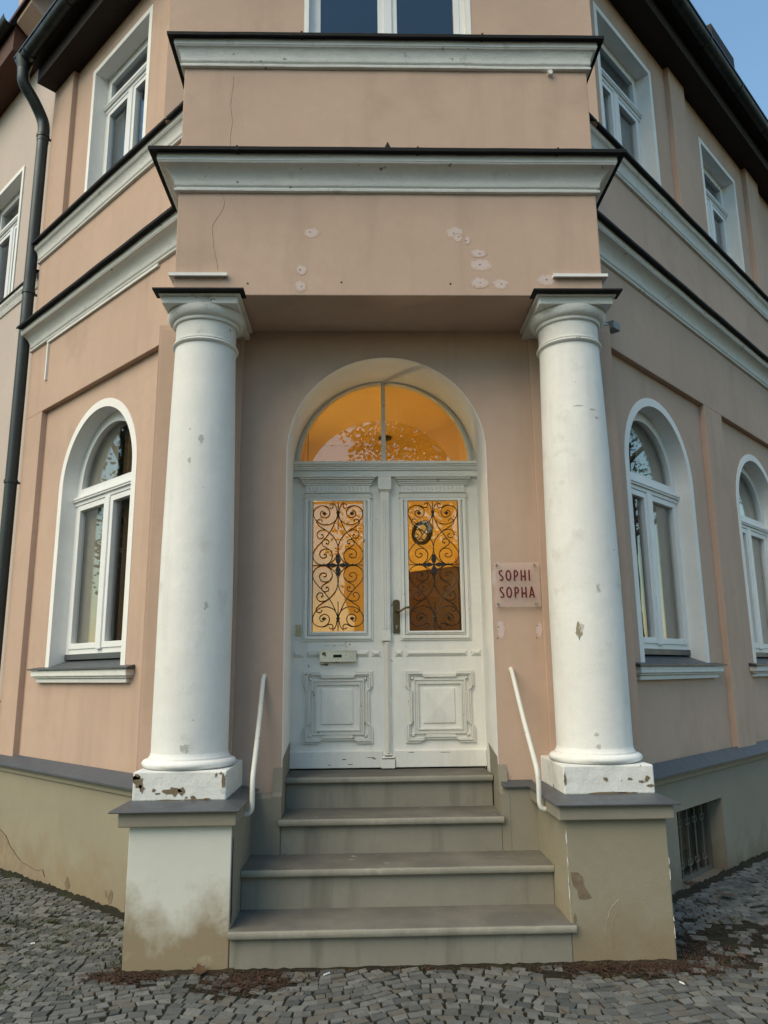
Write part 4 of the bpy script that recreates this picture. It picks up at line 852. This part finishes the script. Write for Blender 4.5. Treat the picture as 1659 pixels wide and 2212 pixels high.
# render loss on the left pedestal flank and at the foot of the left socle
MB(lambda u, d_, z: (-0.825+d_, u, z)).prism([(0.02, 0.60), (0.035, 0.57), (0.03, 0.40), (0.045, 0.25), (0.02, 0.20), (0.008, 0.22), (0.006, 0.45)], -0.01, 0.0018).build('plaster_loss', 'crack', B)
base = [(4.17, 0.20), (4.05, 0.235), (3.95, 0.215), (3.85, 0.23), (3.72, 0.20), (3.62, 0.135), (3.50, 0.09), (3.40, 0.06), (3.30, 0.05), (3.22, 0.045), (3.12, 0.035), (3.02, 0.06), (2.98, 0.02), (2.9, -0.01)]
MB(Fl).prism(base+[(2.9, -0.2), (4.17, -0.2)], SD-0.01, SD+0.0025).build('plaster_loss', 'render_loss', B)
crackline(Fl, [p for p in base[:-1]], SD+0.002, 0.005, 'crack')
for (u, z, ru, rz) in ((2.62, 0.03, 0.035, 0.05), (2.02, 0.05, 0.03, 0.04), (1.80, 0.03, 0.05, 0.06), (2.08, 0.06, 0.012, 0.02)):
    MB(Fl).prism(blob(u, z, ru, rz, 12, 0.5, rr), SD-0.01, SD+0.0018).build('plaster_loss', 'mortar', B)
# chips on the columns
for ax, items in ((-1.141, ((100, 2.75, 0.012, 0.03), (82, 2.62, 0.008, 0.02), (118, 1.78, 0.012, 0.025), (95, 1.02, 0.02, 0.03))), (1.143, ((62, 1.62, 0.016, 0.045), (66, 1.64, 0.012, 0.03), (84, 2.95, 0.022, 0.006), (110, 2.93, 0.018, 0.008), (118, 2.88, 0.016, 0.010), (95, 1.86, 0.012, 0.03), (78, 1.06, 0.014, 0.012), (80, 1.0, 0.012, 0.016)))):
    for (ang, z, ra, rz) in items:
        t = (z-0.97)/(3.372-0.97); r0 = 0.2105-0.0265*(max(0, t-0.30)/0.70)**1.5
        MB(lambda u, d_, zz, ax=ax, ang=ang, r0=r0: (ax-(r0+d_)*math.cos(R(ang)+u/r0), 0.40-(r0+d_)*math.sin(R(ang)+u/r0), zz)).prism(blob(0, z, ra, rz*0.8, 22, 0.75, rr), -0.004, 0.0010).build('paint_chip', 'chip' if rz < 0.04 else 'socle', B)
stud = MB(Fc).prism([(1.075+0.016*math.cos(R(i*30)), 5.235+0.016*math.sin(R(i*30))) for i in range(12)], -YF, -YF+0.03).build('peg', 'white_old', B)
MB().add([(-0.02, YF-0.15, Z1b), (0.02, YF-0.15, Z1b), (0.0, YF-0.15, Z1b+0.045), (-0.02, YF-0.13, Z1b), (0.02, YF-0.13, Z1b), (0.0, YF-0.13, Z1b+0.03)], [(0, 1, 2), (3, 4, 5), (0, 1, 4, 3), (1, 2, 5, 4), (2, 0, 3, 5)]).build('flashing_tab', 'flashing', B)
MB(Fl).box(3.765, 3.790, WD, WD+0.018, 3.975, 4.35).build('cable_duct', 'white', B); MB(Fl).box(1.9, 3.79, WD+0.001, WD+0.020, 4.328, 4.350).build('cable_duct', 'white', B)

# ------------------------------------------------------------------ things fixed to the building
def rail(P, label, sx):
    o = MB().tube(catmull(P, 6), 0.0138, 12).build('handrail', 'rail', None, smooth=50); tag(o, label, 'handrail', 'handrails beside the steps'); return o
rail([(-0.772, 0.705, 1.392), (-0.772, 0.685, 1.383), (-0.774, 0.655, 1.352), (-0.770, 0.48, 1.12), (-0.768, 0.33, 0.935), (-0.767, 0.27, 0.865), (-0.766, 0.25, 0.80), (-0.766, 0.25, 0.735), (-0.768, 0.25, 0.700), (-0.780, 0.25, 0.678), (-0.800, 0.25, 0.670), (-0.83, 0.25, 0.669)], 'white painted handrail running from the wall to the pale pedestal', -1)
rail([(0.742, 0.705, 1.418), (0.742, 0.685, 1.410), (0.744, 0.655, 1.380), (0.762, 0.48, 1.13), (0.776, 0.33, 0.945), (0.780, 0.27, 0.872), (0.781, 0.25, 0.80), (0.781, 0.25, 0.735), (0.783, 0.25, 0.700), (0.793, 0.25, 0.680), (0.815, 0.25, 0.672), (0.85, 0.25, 0.671)], 'white painted handrail below the red lettered sign', 1)

sg = empty('name_sign', (0.80, YW, 1.93)); sg.matrix_world = Matrix.Translation((0, 0, 0)); tag(sg, 'clear acrylic sign with dark red letters SOPHI SOPHA beside the door', 'sign')
YS = 0.672
MB(Fc).box(0.657, 0.943, -YS, -YS+0.005, 1.796, 2.074).build('plate', 'plate', sg)
for a in (0.675, 0.916):
    for z in (1.816, 2.060):
        MB(Fc).prism([(a+0.006*math.cos(R(i*36)), z+0.006*math.sin(R(i*36))) for i in range(10)], -YW+0.001, -YS+0.011).build('standoff', 'steel', sg)
def ribbon(P, wd):
    P = [Vector(p) for p in P]; L_, R_ = [], []
    for i, p in enumerate(P):
        t = (P[min(i+1, len(P)-1)]-P[max(i-1, 0)]).normalized(); n = Vector((-t.y, t.x)); L_.append(tuple(p+n*wd/2)); R_.append(tuple(p-n*wd/2))
    return L_, R_
def letter(ch, x0, x1, z0, z1):
    W2, H2 = x1-x0, z1-z0; T = 0.0086
    def p(a, b): return (x0+T/2+(W2-T)*a, z0+T/2+(H2-T)*b)
    if ch == 'S': st_ = [catmull([p(0.92, 0.97), p(0.55, 1.0), p(0.12, 0.93), p(0.0, 0.78), p(0.18, 0.62), p(0.72, 0.40), p(0.98, 0.22), p(0.85, 0.06), p(0.48, 0.0), p(0.02, 0.05)], 6)]
    elif ch == 'O': st_ = [[p(0.5+0.5*math.cos(2*math.pi*i/32), 0.5+0.5*math.sin(2*math.pi*i/32)) for i in range(33)]]
    elif ch == 'P': st_ = [[p(0, -0.06), p(0, 1.0)], catmull([p(0, 1.0), p(0.55, 0.98), p(0.95, 0.82), p(0.95, 0.62), p(0.6, 0.44), p(0, 0.38)], 6)]
    elif ch == 'H': st_ = [[p(0.02, -0.06), p(0.02, 1.06)], [p(0.98, -0.06), p(0.98, 1.06)], [p(0, 0.40), p(1, 0.40)]]
    elif ch == 'I': st_ = [[p(0.5, -0.06), p(0.5, 1.06)]]
    else: st_ = [[p(0.03, -0.06), p(0.5, 1.08)], [p(0.97, -0.06), p(0.5, 1.08)], [p(0.18, 0.25), p(0.82, 0.25)]]
    m = MB(Fc)
    for k, P in enumerate(st_):
        a, b = ribbon(P, T); m.ring(a, b, -YS+0.0051, -YS+0.0078+0.0002*k, False)
    m.build('letter', 'red', sg, label='dark red letter '+ch)
SX, SZ = 0.000284*1.007, 0.000286*1.007
def lx(v, base, px0): return base+(v-px0)*SX
for ch, a, b in (('S', 345, 450), ('O', 493, 622), ('P', 675, 776), ('H', 824, 940), ('I', 996, 1036)): letter(ch, lx(a, 0.6855, 345), lx(b, 0.6855, 345), 1.9585, 2.0270)
for ch, a, b in (('S', 362, 467), ('O', 508, 638), ('P', 690, 792), ('H', 840, 960), ('A', 1003, 1138)): letter(ch, lx(a, 0.6860, 362), lx(b, 0.6860, 362), 1.8520, 1.9210)
for (a, z) in ((0.668, 1.605), (0.912, 1.605), (0.675, 1.675), (0.92, 1.68)): MB(Fc).prism(blob(a, z, 0.004, 0.004, 8, 0.3, rr), -YW-0.003, -YW+0.0018).build('drill_hole', 'crack', B)
for (a, z, ra, rz) in ((0.69, 1.66, 0.030, 0.07), (0.93, 1.66, 0.022, 0.06), (0.66, 1.98, 0.016, 0.07)): soft_patch(Fc, a, z, ra, rz, -YW+0.0009, 'plaster_repair', 'patch_soft', B)

ms = empty('motion_sensor', Fr(1.80, WD, 3.80)); tag(ms, 'small grey box sensor on the wall beside the capital', 'sensor')
ms.matrix_world = Matrix.Translation((0, 0, 0))
MB(Fr).box(1.70, 1.76, WD, WD+0.02, 3.79, 3.84).build('bracket', 'alu', ms); MB(Fr).tube([(1.73, WD+0.02, 3.815), (1.77, WD+0.055, 3.81)], 0.009, 8).build('joint', 'alu', ms)
MB(Fr).box(1.765, 1.865, WD+0.03, WD+0.10, 3.775, 3.835).build('housing', 'sensor_grey', ms, bevel=0.006)

dp = empty('downpipe', Fl(4.20, WD, 0)); dp.matrix_world = Matrix.Translation((0, 0, 0)); tag(dp, 'weathered dark zinc downpipe with swan neck at the end of the wall', 'downpipe')
PU, PDp = 4.235, 0.475
MB(Fl).tube(catmull([(4.19, WD+0.31, 7.30), (4.19, WD+0.31, 7.20), (4.195, WD+0.29, 7.10), (4.21, WD+0.18, 6.98), (PU, PDp+0.03, 6.86), (PU, PDp, 6.76), (PU, PDp, 6.60)], 6), 0.056, 18).build('swan_neck', 'zinc', dp, smooth=50)
MB(Fl).tube([(PU, PDp, 6.62), (PU, PDp, -0.1)], 0.053, 18).build('pipe', 'zinc', dp, smooth=50)
MB(Fl).tube([(4.19, WD+0.31, 7.38), (4.19, WD+0.31, 7.31), (4.19, WD+0.31, 7.24)], [0.085, 0.072, 0.058], 18).build('outlet', 'zinc', dp, smooth=50)
for z in (6.66, 4.97, 3.12, 1.2):
    MB(Fl).tube([(PU, PDp, z-0.014), (PU, PDp, z+0.014)], 0.061, 18).build('clamp', 'zinc', dp, smooth=50)
    MB(Fl).box(PU-0.012, PU+0.012, 0.35, PDp, z-0.008, z+0.008).build('clamp_pin', 'zinc', dp)

# ------------------------------------------------------------------ neighbouring building
nb = empty('neighbouring_building', Fl(6, 0.3, 0)); nb.matrix_world = Matrix.Translation((0, 0, 0)); tag(nb, 'beige plastered neighbouring building beyond the downpipe', 'building')
ND = 0.36; Bsave = B
MB(Fl).slab(4.20, 9.5, -0.3, 8.4, ND, -0.05, (((4.93+5.99)/2, 0.50, 5.30, 6.76, False),)).build('wall', 'neighbour', nb)
B = nb
rect_window(lambda u, d_, z: Fl(u, d_-0.01, z), 4.99, 6.05, 5.27, 6.80, 6.33)
room(Fl, 4.7, 6.4, 4.9, 7.1, 1.0, 'room_sky_teal'); B = Bsave
npath = [lp(9.5, ND), lp(4.21, ND)]
MB().sweep(npath, [(-0.05, 5.10), (0.012, 5.10), (0.02, 5.12), (0.03, 5.15), (0.05, 5.18), (0.05, 5.21), (-0.05, 5.21)]).build('cornice', 'white_old', nb)
MB().sweep(npath, [(-0.05, 5.211), (0.065, 5.211), (0.065, 5.225), (-0.05, 5.25)]).build('cornice_flashing', 'flashing', nb)
MB().sweep([lp(9.5, ND), lp(4.80, ND)], [(-0.2, 7.93), (0.30, 7.93), (0.30, 8.26), (-0.2, 8.26)]).build('soffit', 'eave_brown', nb)
gp = [lp(9.5, ND), lp(4.78, ND)]
MB().sweep(gp, [(0.36+0.07*math.cos(math.pi+math.pi*i/10), 8.27+0.075*math.sin(math.pi+math.pi*i/10)) for i in range(11)]+[(0.36-0.066*math.cos(math.pi+math.pi*i/10), 8.273+0.071*math.sin(math.pi+math.pi*i/10)) for i in range(11)]).build('gutter', 'zinc', nb, smooth=40)
MB().sweep(npath, [(0.34, 8.27), (0.34, 8.31), (-1.6, 9.9), (-1.6, 9.8)]).build('roof', 'tile', nb)
MB(Fl).add([(4.37, 0.0, 7.75), (4.75, 0.0, 7.75), (4.75, 0.66, 8.22), (4.37, 0.66, 8.22), (4.37, 0.0, 9.9), (4.75, 0.0, 9.9), (4.75, 0.66, 9.4), (4.37, 0.66, 9.4)],
           [(0, 1, 2, 3), (4, 5, 6, 7), (0, 1, 5, 4), (1, 2, 6, 5), (2, 3, 7, 6), (3, 0, 4, 7)]).build('party_wall_corbel', 'peach', nb)

# ------------------------------------------------------------------ earth, weeds and litter at the foot of the walls
def earth(name, P, width, hgt, label, mat='soil_red', seed=1):
    r_ = random.Random(seed); n = len(P); k = 9; vs = []
    for i, p in enumerate(P):
        a = Vector(P[max(i-1, 0)]); b = Vector(P[min(i+1, n-1)]); t = (b-a).normalized(); nrm = Vector((t.y, -t.x))
        wv = width*r_.uniform(0.55, 1.25)
        for j in range(k):
            q = j/(k-1); x, y = p[0]+nrm.x*wv*q, p[1]+nrm.y*wv*q
            vs.append((x, y, gz(x, y)+hgt*(1-q)**1.6*r_.uniform(0.6, 1.3)-0.012*q-0.004))
    o = MB().add(vs, [(i*k+j, i*k+j+1, (i+1)*k+j+1, (i+1)*k+j) for i in range(n-1) for j in range(k-1)]).build(name, mat, None, smooth=60)
    tag(o, label, kind='stuff'); return o
def line(a, b, st=0.03):
    n = max(2, int((Vector(b)-Vector(a)).length/st)); return [(a[0]+(b[0]-a[0])*i/n, a[1]+(b[1]-a[1])*i/n) for i in range(n+1)]
earth('earth', line(Fl(4.1, SD-0.01, 0)[:2], (-1.33, 0.67)), 0.09, 0.028, 'narrow strip of brown earth along the foot of the left street wall', 'soil', 1)
earth('earth', line((-1.34, 0.75), (-1.34, -0.01))+line((-1.34, 0.0), (-0.80, 0.0)), 0.07, 0.014, 'reddish brown earth heaped at the foot of the pale pedestal', 'soil_red', 2)
earth('earth', line((-0.80, -0.002), (0.86, -0.002)), 0.055, 0.012, 'thin line of dark earth along the lowest riser', 'soil', 3)
earth('earth', line((0.84, 0.0), (1.372, 0.0))+line((1.372, 0.0), (1.372, 0.85)), 0.075, 0.016, 'reddish brown earth with dry needles at the olive pedestal', 'soil_red', 4)
earth('earth', line((1.37, 0.70), Fr(5.2, SD-0.01, 0)[:2]), 0.12, 0.026, 'strip of dark earth along the foot of the right street wall', 'soil', 5)
def blades(name, spots, mat, label, seed, h=(0.008, 0.03), flat=0.3, wd=0.0016):
    r_ = random.Random(seed); m = MB()
    for (x0, y0, sx_, sy_, n) in spots:
        for _ in range(n):
            x, y = r_.gauss(x0, sx_), r_.gauss(y0, sy_)
            if blocked(x, y, 0.002): continue
            z = gz(x, y); a = r_.uniform(0, 6.28); l = r_.uniform(*h); up = l*r_.uniform(0.1, 1.0)*flat; dx, dy = math.cos(a), math.sin(a); w_ = wd*r_.uniform(0.6, 1.6)
            zz = z-0.004+r_.uniform(0, 0.014)*(1-flat)
            m.add([(x-dy*w_, y+dx*w_, zz), (x+dy*w_, y-dx*w_, zz), (x+dx*l*0.6+dy*w_*0.7, y+dy*l*0.6-dx*w_*0.7, zz+up), (x+dx*l*0.6-dy*w_*0.7, y+dy*l*0.6+dx*w_*0.7, zz+up), (x+dx*l, y+dy*l, zz+up*(1.0 if flat < 0.5 else 1.3))], [(0, 1, 2, 3), (3, 2, 4)])
    o = m.build(name, mat); tag(o, label, kind='stuff'); return o
blades('dry_needles', [(-1.33, -0.05, 0.09, 0.06, 320), (-0.72, -0.13, 0.12, 0.08, 380), (1.0, -0.07, 0.2, 0.06, 380), (1.3, -0.10, 0.16, 0.07, 420), (1.5, 0.05, 0.14, 0.12, 300), (0.2, -0.035, 0.3, 0.02, 160), (0.0, -0.3, 1.2, 0.2, 260)], 'dry', 'reddish dry needles scattered round the pedestals and steps', 21, (0.012, 0.05), 0.25)
blades('dry_litter', [(-1.30, -0.05, 0.10, 0.05, 500), (-0.70, -0.14, 0.13, 0.08, 600), (1.1, -0.07, 0.2, 0.05, 800), (2.0, 0.42, 0.3, 0.2, 400), (1.55, 0.2, 0.1, 0.2, 400)], 'dry_dark', 'dark rotting leaf litter in the joints near the pedestals', 22, (0.008, 0.035), 0.2, 0.003)
sp_ = [(rs_.uniform(-3.2, -1.5), 0, 0, 0, 0) for _ in range(0)]
for _ in range(260):
    x = rs_.uniform(-3.4, -1.4); y = rs_.uniform(-0.3, 2.2)
    if not blocked(x, y, 0.05): sp_.append((x, y, 0.035, 0.02, rs_.randint(25, 70)))
for _ in range(110):
    x = rs_.uniform(-1.4, 3.2); y = rs_.uniform(-0.7, 1.6)
    if not blocked(x, y, 0.05): sp_.append((x, y, 0.03, 0.02, rs_.randint(10, 35)))
sp_ += [(-1.38, 0.35, 0.03, 0.12, 260), (-1.42, 0.15, 0.04, 0.08, 160)]
blades('moss', sp_, 'weed', 'low green moss and grass growing between the paving stones', 23, (0.006, 0.022), 0.8, 0.0015)
def dry_leaf(x, y, z, s, rot, tilt, label, mat='dry'):
    pts_ = [(0, -0.5), (0.22, -0.35), (0.50, -0.30), (0.30, -0.05), (0.48, 0.22), (0.20, 0.18), (0, 0.55), (-0.20, 0.18), (-0.48, 0.22), (-0.30, -0.05), (-0.50, -0.30), (-0.22, -0.35)]
    M_ = Matrix.Rotation(rot, 3, 'Z') @ Matrix.Rotation(tilt, 3, 'X'); m = MB(); n = len(pts_)
    up = [tuple(M_ @ Vector((a*s, b*s, 0.25*s*(a*a+0.4*b*b)+0.10*s*math.sin(a*9+b*7)))) for a, b in pts_]; c = tuple(M_ @ Vector((0, 0, 0)))
    vs = up+[c]+[(a, b, c_-0.001) for a, b, c_ in up]+[(c[0], c[1], c[2]-0.001)]
    m.add(vs, [(i, (i+1) % n, n) for i in range(n)]+[(n+1+i, n+1+(i+1) % n, 2*n+1) for i in range(n)]+[(i, (i+1) % n, n+1+(i+1) % n, n+1+i) for i in range(n)])
    o = m.build('dry_leaf', mat, None, smooth=60); o.location = (x, y, z+0.012); tag(o, label, 'leaf', 'dry leaves on the ground'); return o
dry_leaf(-0.96, -0.035, 0.01, 0.07, 0.4, 0.5, 'curled brown dry leaf at the foot of the pale pedestal')
dry_leaf(*Fr(2.52, 0.40, 0)[:2], -0.045, 0.10, 0.8, 0.2, 'brown dry leaf lying on the sill of the basement window')
dry_leaf(*Fr(2.28, 0.72, 0)[:2], -0.01, 0.11, 2.1, 0.3, 'large pale brown leaf on the earth below the basement window')
dry_leaf(1.70, 0.02, 0.0, 0.05, 1.2, 0.3, 'small curled leaf on the cobbles beyond the olive pedestal')
for (x, y, l, a, lab) in ((-0.36, -0.10, 0.035, 0.7, 'white cigarette end on the stones in front of the lowest step'), (-1.95, 0.42, 0.022, 0.2, 'tiny white paper scrap between the stones near the left street wall'), (1.28, -0.30, 0.028, 2.0, 'crumpled white scrap lying in the red brown litter')):
    o = MB().tube([(x, y, 0.008), (x+l*math.cos(a), y+l*math.sin(a), 0.009)], 0.004, 8).build('litter_scrap', 'litter'); tag(o, lab, 'litter')

# ------------------------------------------------------------------ street trees behind the viewer (mirrored in the glass), with an added house and trees blocking low sky
def tree(x, y, hgt, rad, n, seed, label, lf=1.0):
    r_ = random.Random(seed); t = empty('street_tree', (x, y, 0)); tag(t, label, 'tree', 'trees across the street')
    tk = MB(); tk.tube([(0, 0, -0.1), (0.05, 0, hgt*0.25), (0.1, 0.1, hgt*0.5), (0.0, 0.1, hgt*0.85)], [0.28, 0.22, 0.16, 0.05], 10)
    tips = []
    for i in range(26):
        z0 = hgt*r_.uniform(0.30, 0.8); a = r_.uniform(0, 6.28); l = rad*r_.uniform(0.5, 1.0)*(1.1-abs(z0/hgt-0.5)); p = (math.cos(a)*l, math.sin(a)*l, z0+l*r_.uniform(0.2, 0.7))
        mid = (p[0]*0.5, p[1]*0.5, z0+(p[2]-z0)*0.6); tk.tube([(0.05, 0.05, z0), mid, p], [0.08, 0.045, 0.012], 6)
        tips += [mid, p, ((mid[0]+p[0])/2, (mid[1]+p[1])/2, (mid[2]+p[2])/2)]
    tk.build('trunk', 'bark', t, smooth=50)
    m = MB()
    for _ in range(n):
        c = r_.choice(tips); q = Vector((r_.gauss(c[0], 0.5), r_.gauss(c[1], 0.5), r_.gauss(c[2], 0.42)))
        a = Vector((r_.gauss(0, 1), r_.gauss(0, 1), r_.gauss(0, 0.6))).normalized(); b = a.orthogonal().normalized(); s_ = lf*r_.uniform(0.07, 0.14)
        m.add([tuple(q-a*s_), tuple(q+b*s_*0.6-a*s_*0.1), tuple(q+a*s_), tuple(q-b*s_*0.6-a*s_*0.1)], [(0, 1, 2, 3)])
    m.build('crown', 'leaf', t)
tree(2.6, -19.0, 13.0, 3.3, 6500, 1, 'tall leafy street tree mirrored in the fanlight glass')
tree(-12.8, 5.0, 11.0, 3.0, 6000, 2, 'leafy street tree mirrored in the left arched window', 0.55)
tree(13.4, 5.6, 11.0, 3.0, 6000, 3, 'leafy street tree mirrored in the right arched windows', 0.55)
def house(x0, x1, y, hgt, label, seed):
    hs = empty('house', ((x0+x1)/2, y, 0)); tag(hs, label, 'house'); xm = (x0+x1)/2
    HF = lambda u, d_, z: (u-xm, d_, z); n = int((x1-x0)/2.6)
    ops = [(x0+(x1-x0)*(k+0.5)/n, 0.55, zb, zb+1.5, False) for k in range(n) for zb in (1.2,)]
    MB(HF).slab(x0, x1, -0.2, hgt, 0.0, -0.35, ops).build('wall', 'socle_dark', hs)
    MB(HF).box(x0, x1, -8.0, -0.36, -0.2, hgt).build('house_body', 'socle_dark', hs)
    for (u, a, zb, zt_, _) in ops:
        f_ = MB(HF).frame(u-0.55, u+0.55, zb, zt_, 0.07, -0.20, -0.12).build('window', 'window_paint', hs); MB(HF).box(u-0.5, u+0.5, -0.18, -0.17, zb+0.05, zt_-0.05).build('pane', 'glass', f_)
    MB(HF).add([(x0-.4, 0.5, hgt-.2), (x1+.4, 0.5, hgt-.2), (x1+.4, -4.0, hgt+2.8), (x0-.4, -4.0, hgt+2.8), (x1+.4, -8.5, hgt-.2), (x0-.4, -8.5, hgt-.2)], [(0, 1, 2, 3), (3, 2, 4, 5), (0, 3, 5), (1, 4, 2), (0, 5, 4, 1)]).build('roof', 'tile', hs)
house(-0.6, 18.0, -25.0, 4.6, 'plain grey house added unseen across the street to darken the door glass', 1)  # added to keep bright low sky out of the door panes
tree(-9.5, -17.0, 12.5, 3.6, 6000, 4, 'unseen street tree added to block low sky beside the grey house')  # out of view, added to cut fill light in the porch recess
tree(15.0, -17.0, 12.5, 3.6, 6000, 5, 'unseen street tree added to block low sky in front of the plain grey house')  # likewise added unseen, to darken the recess
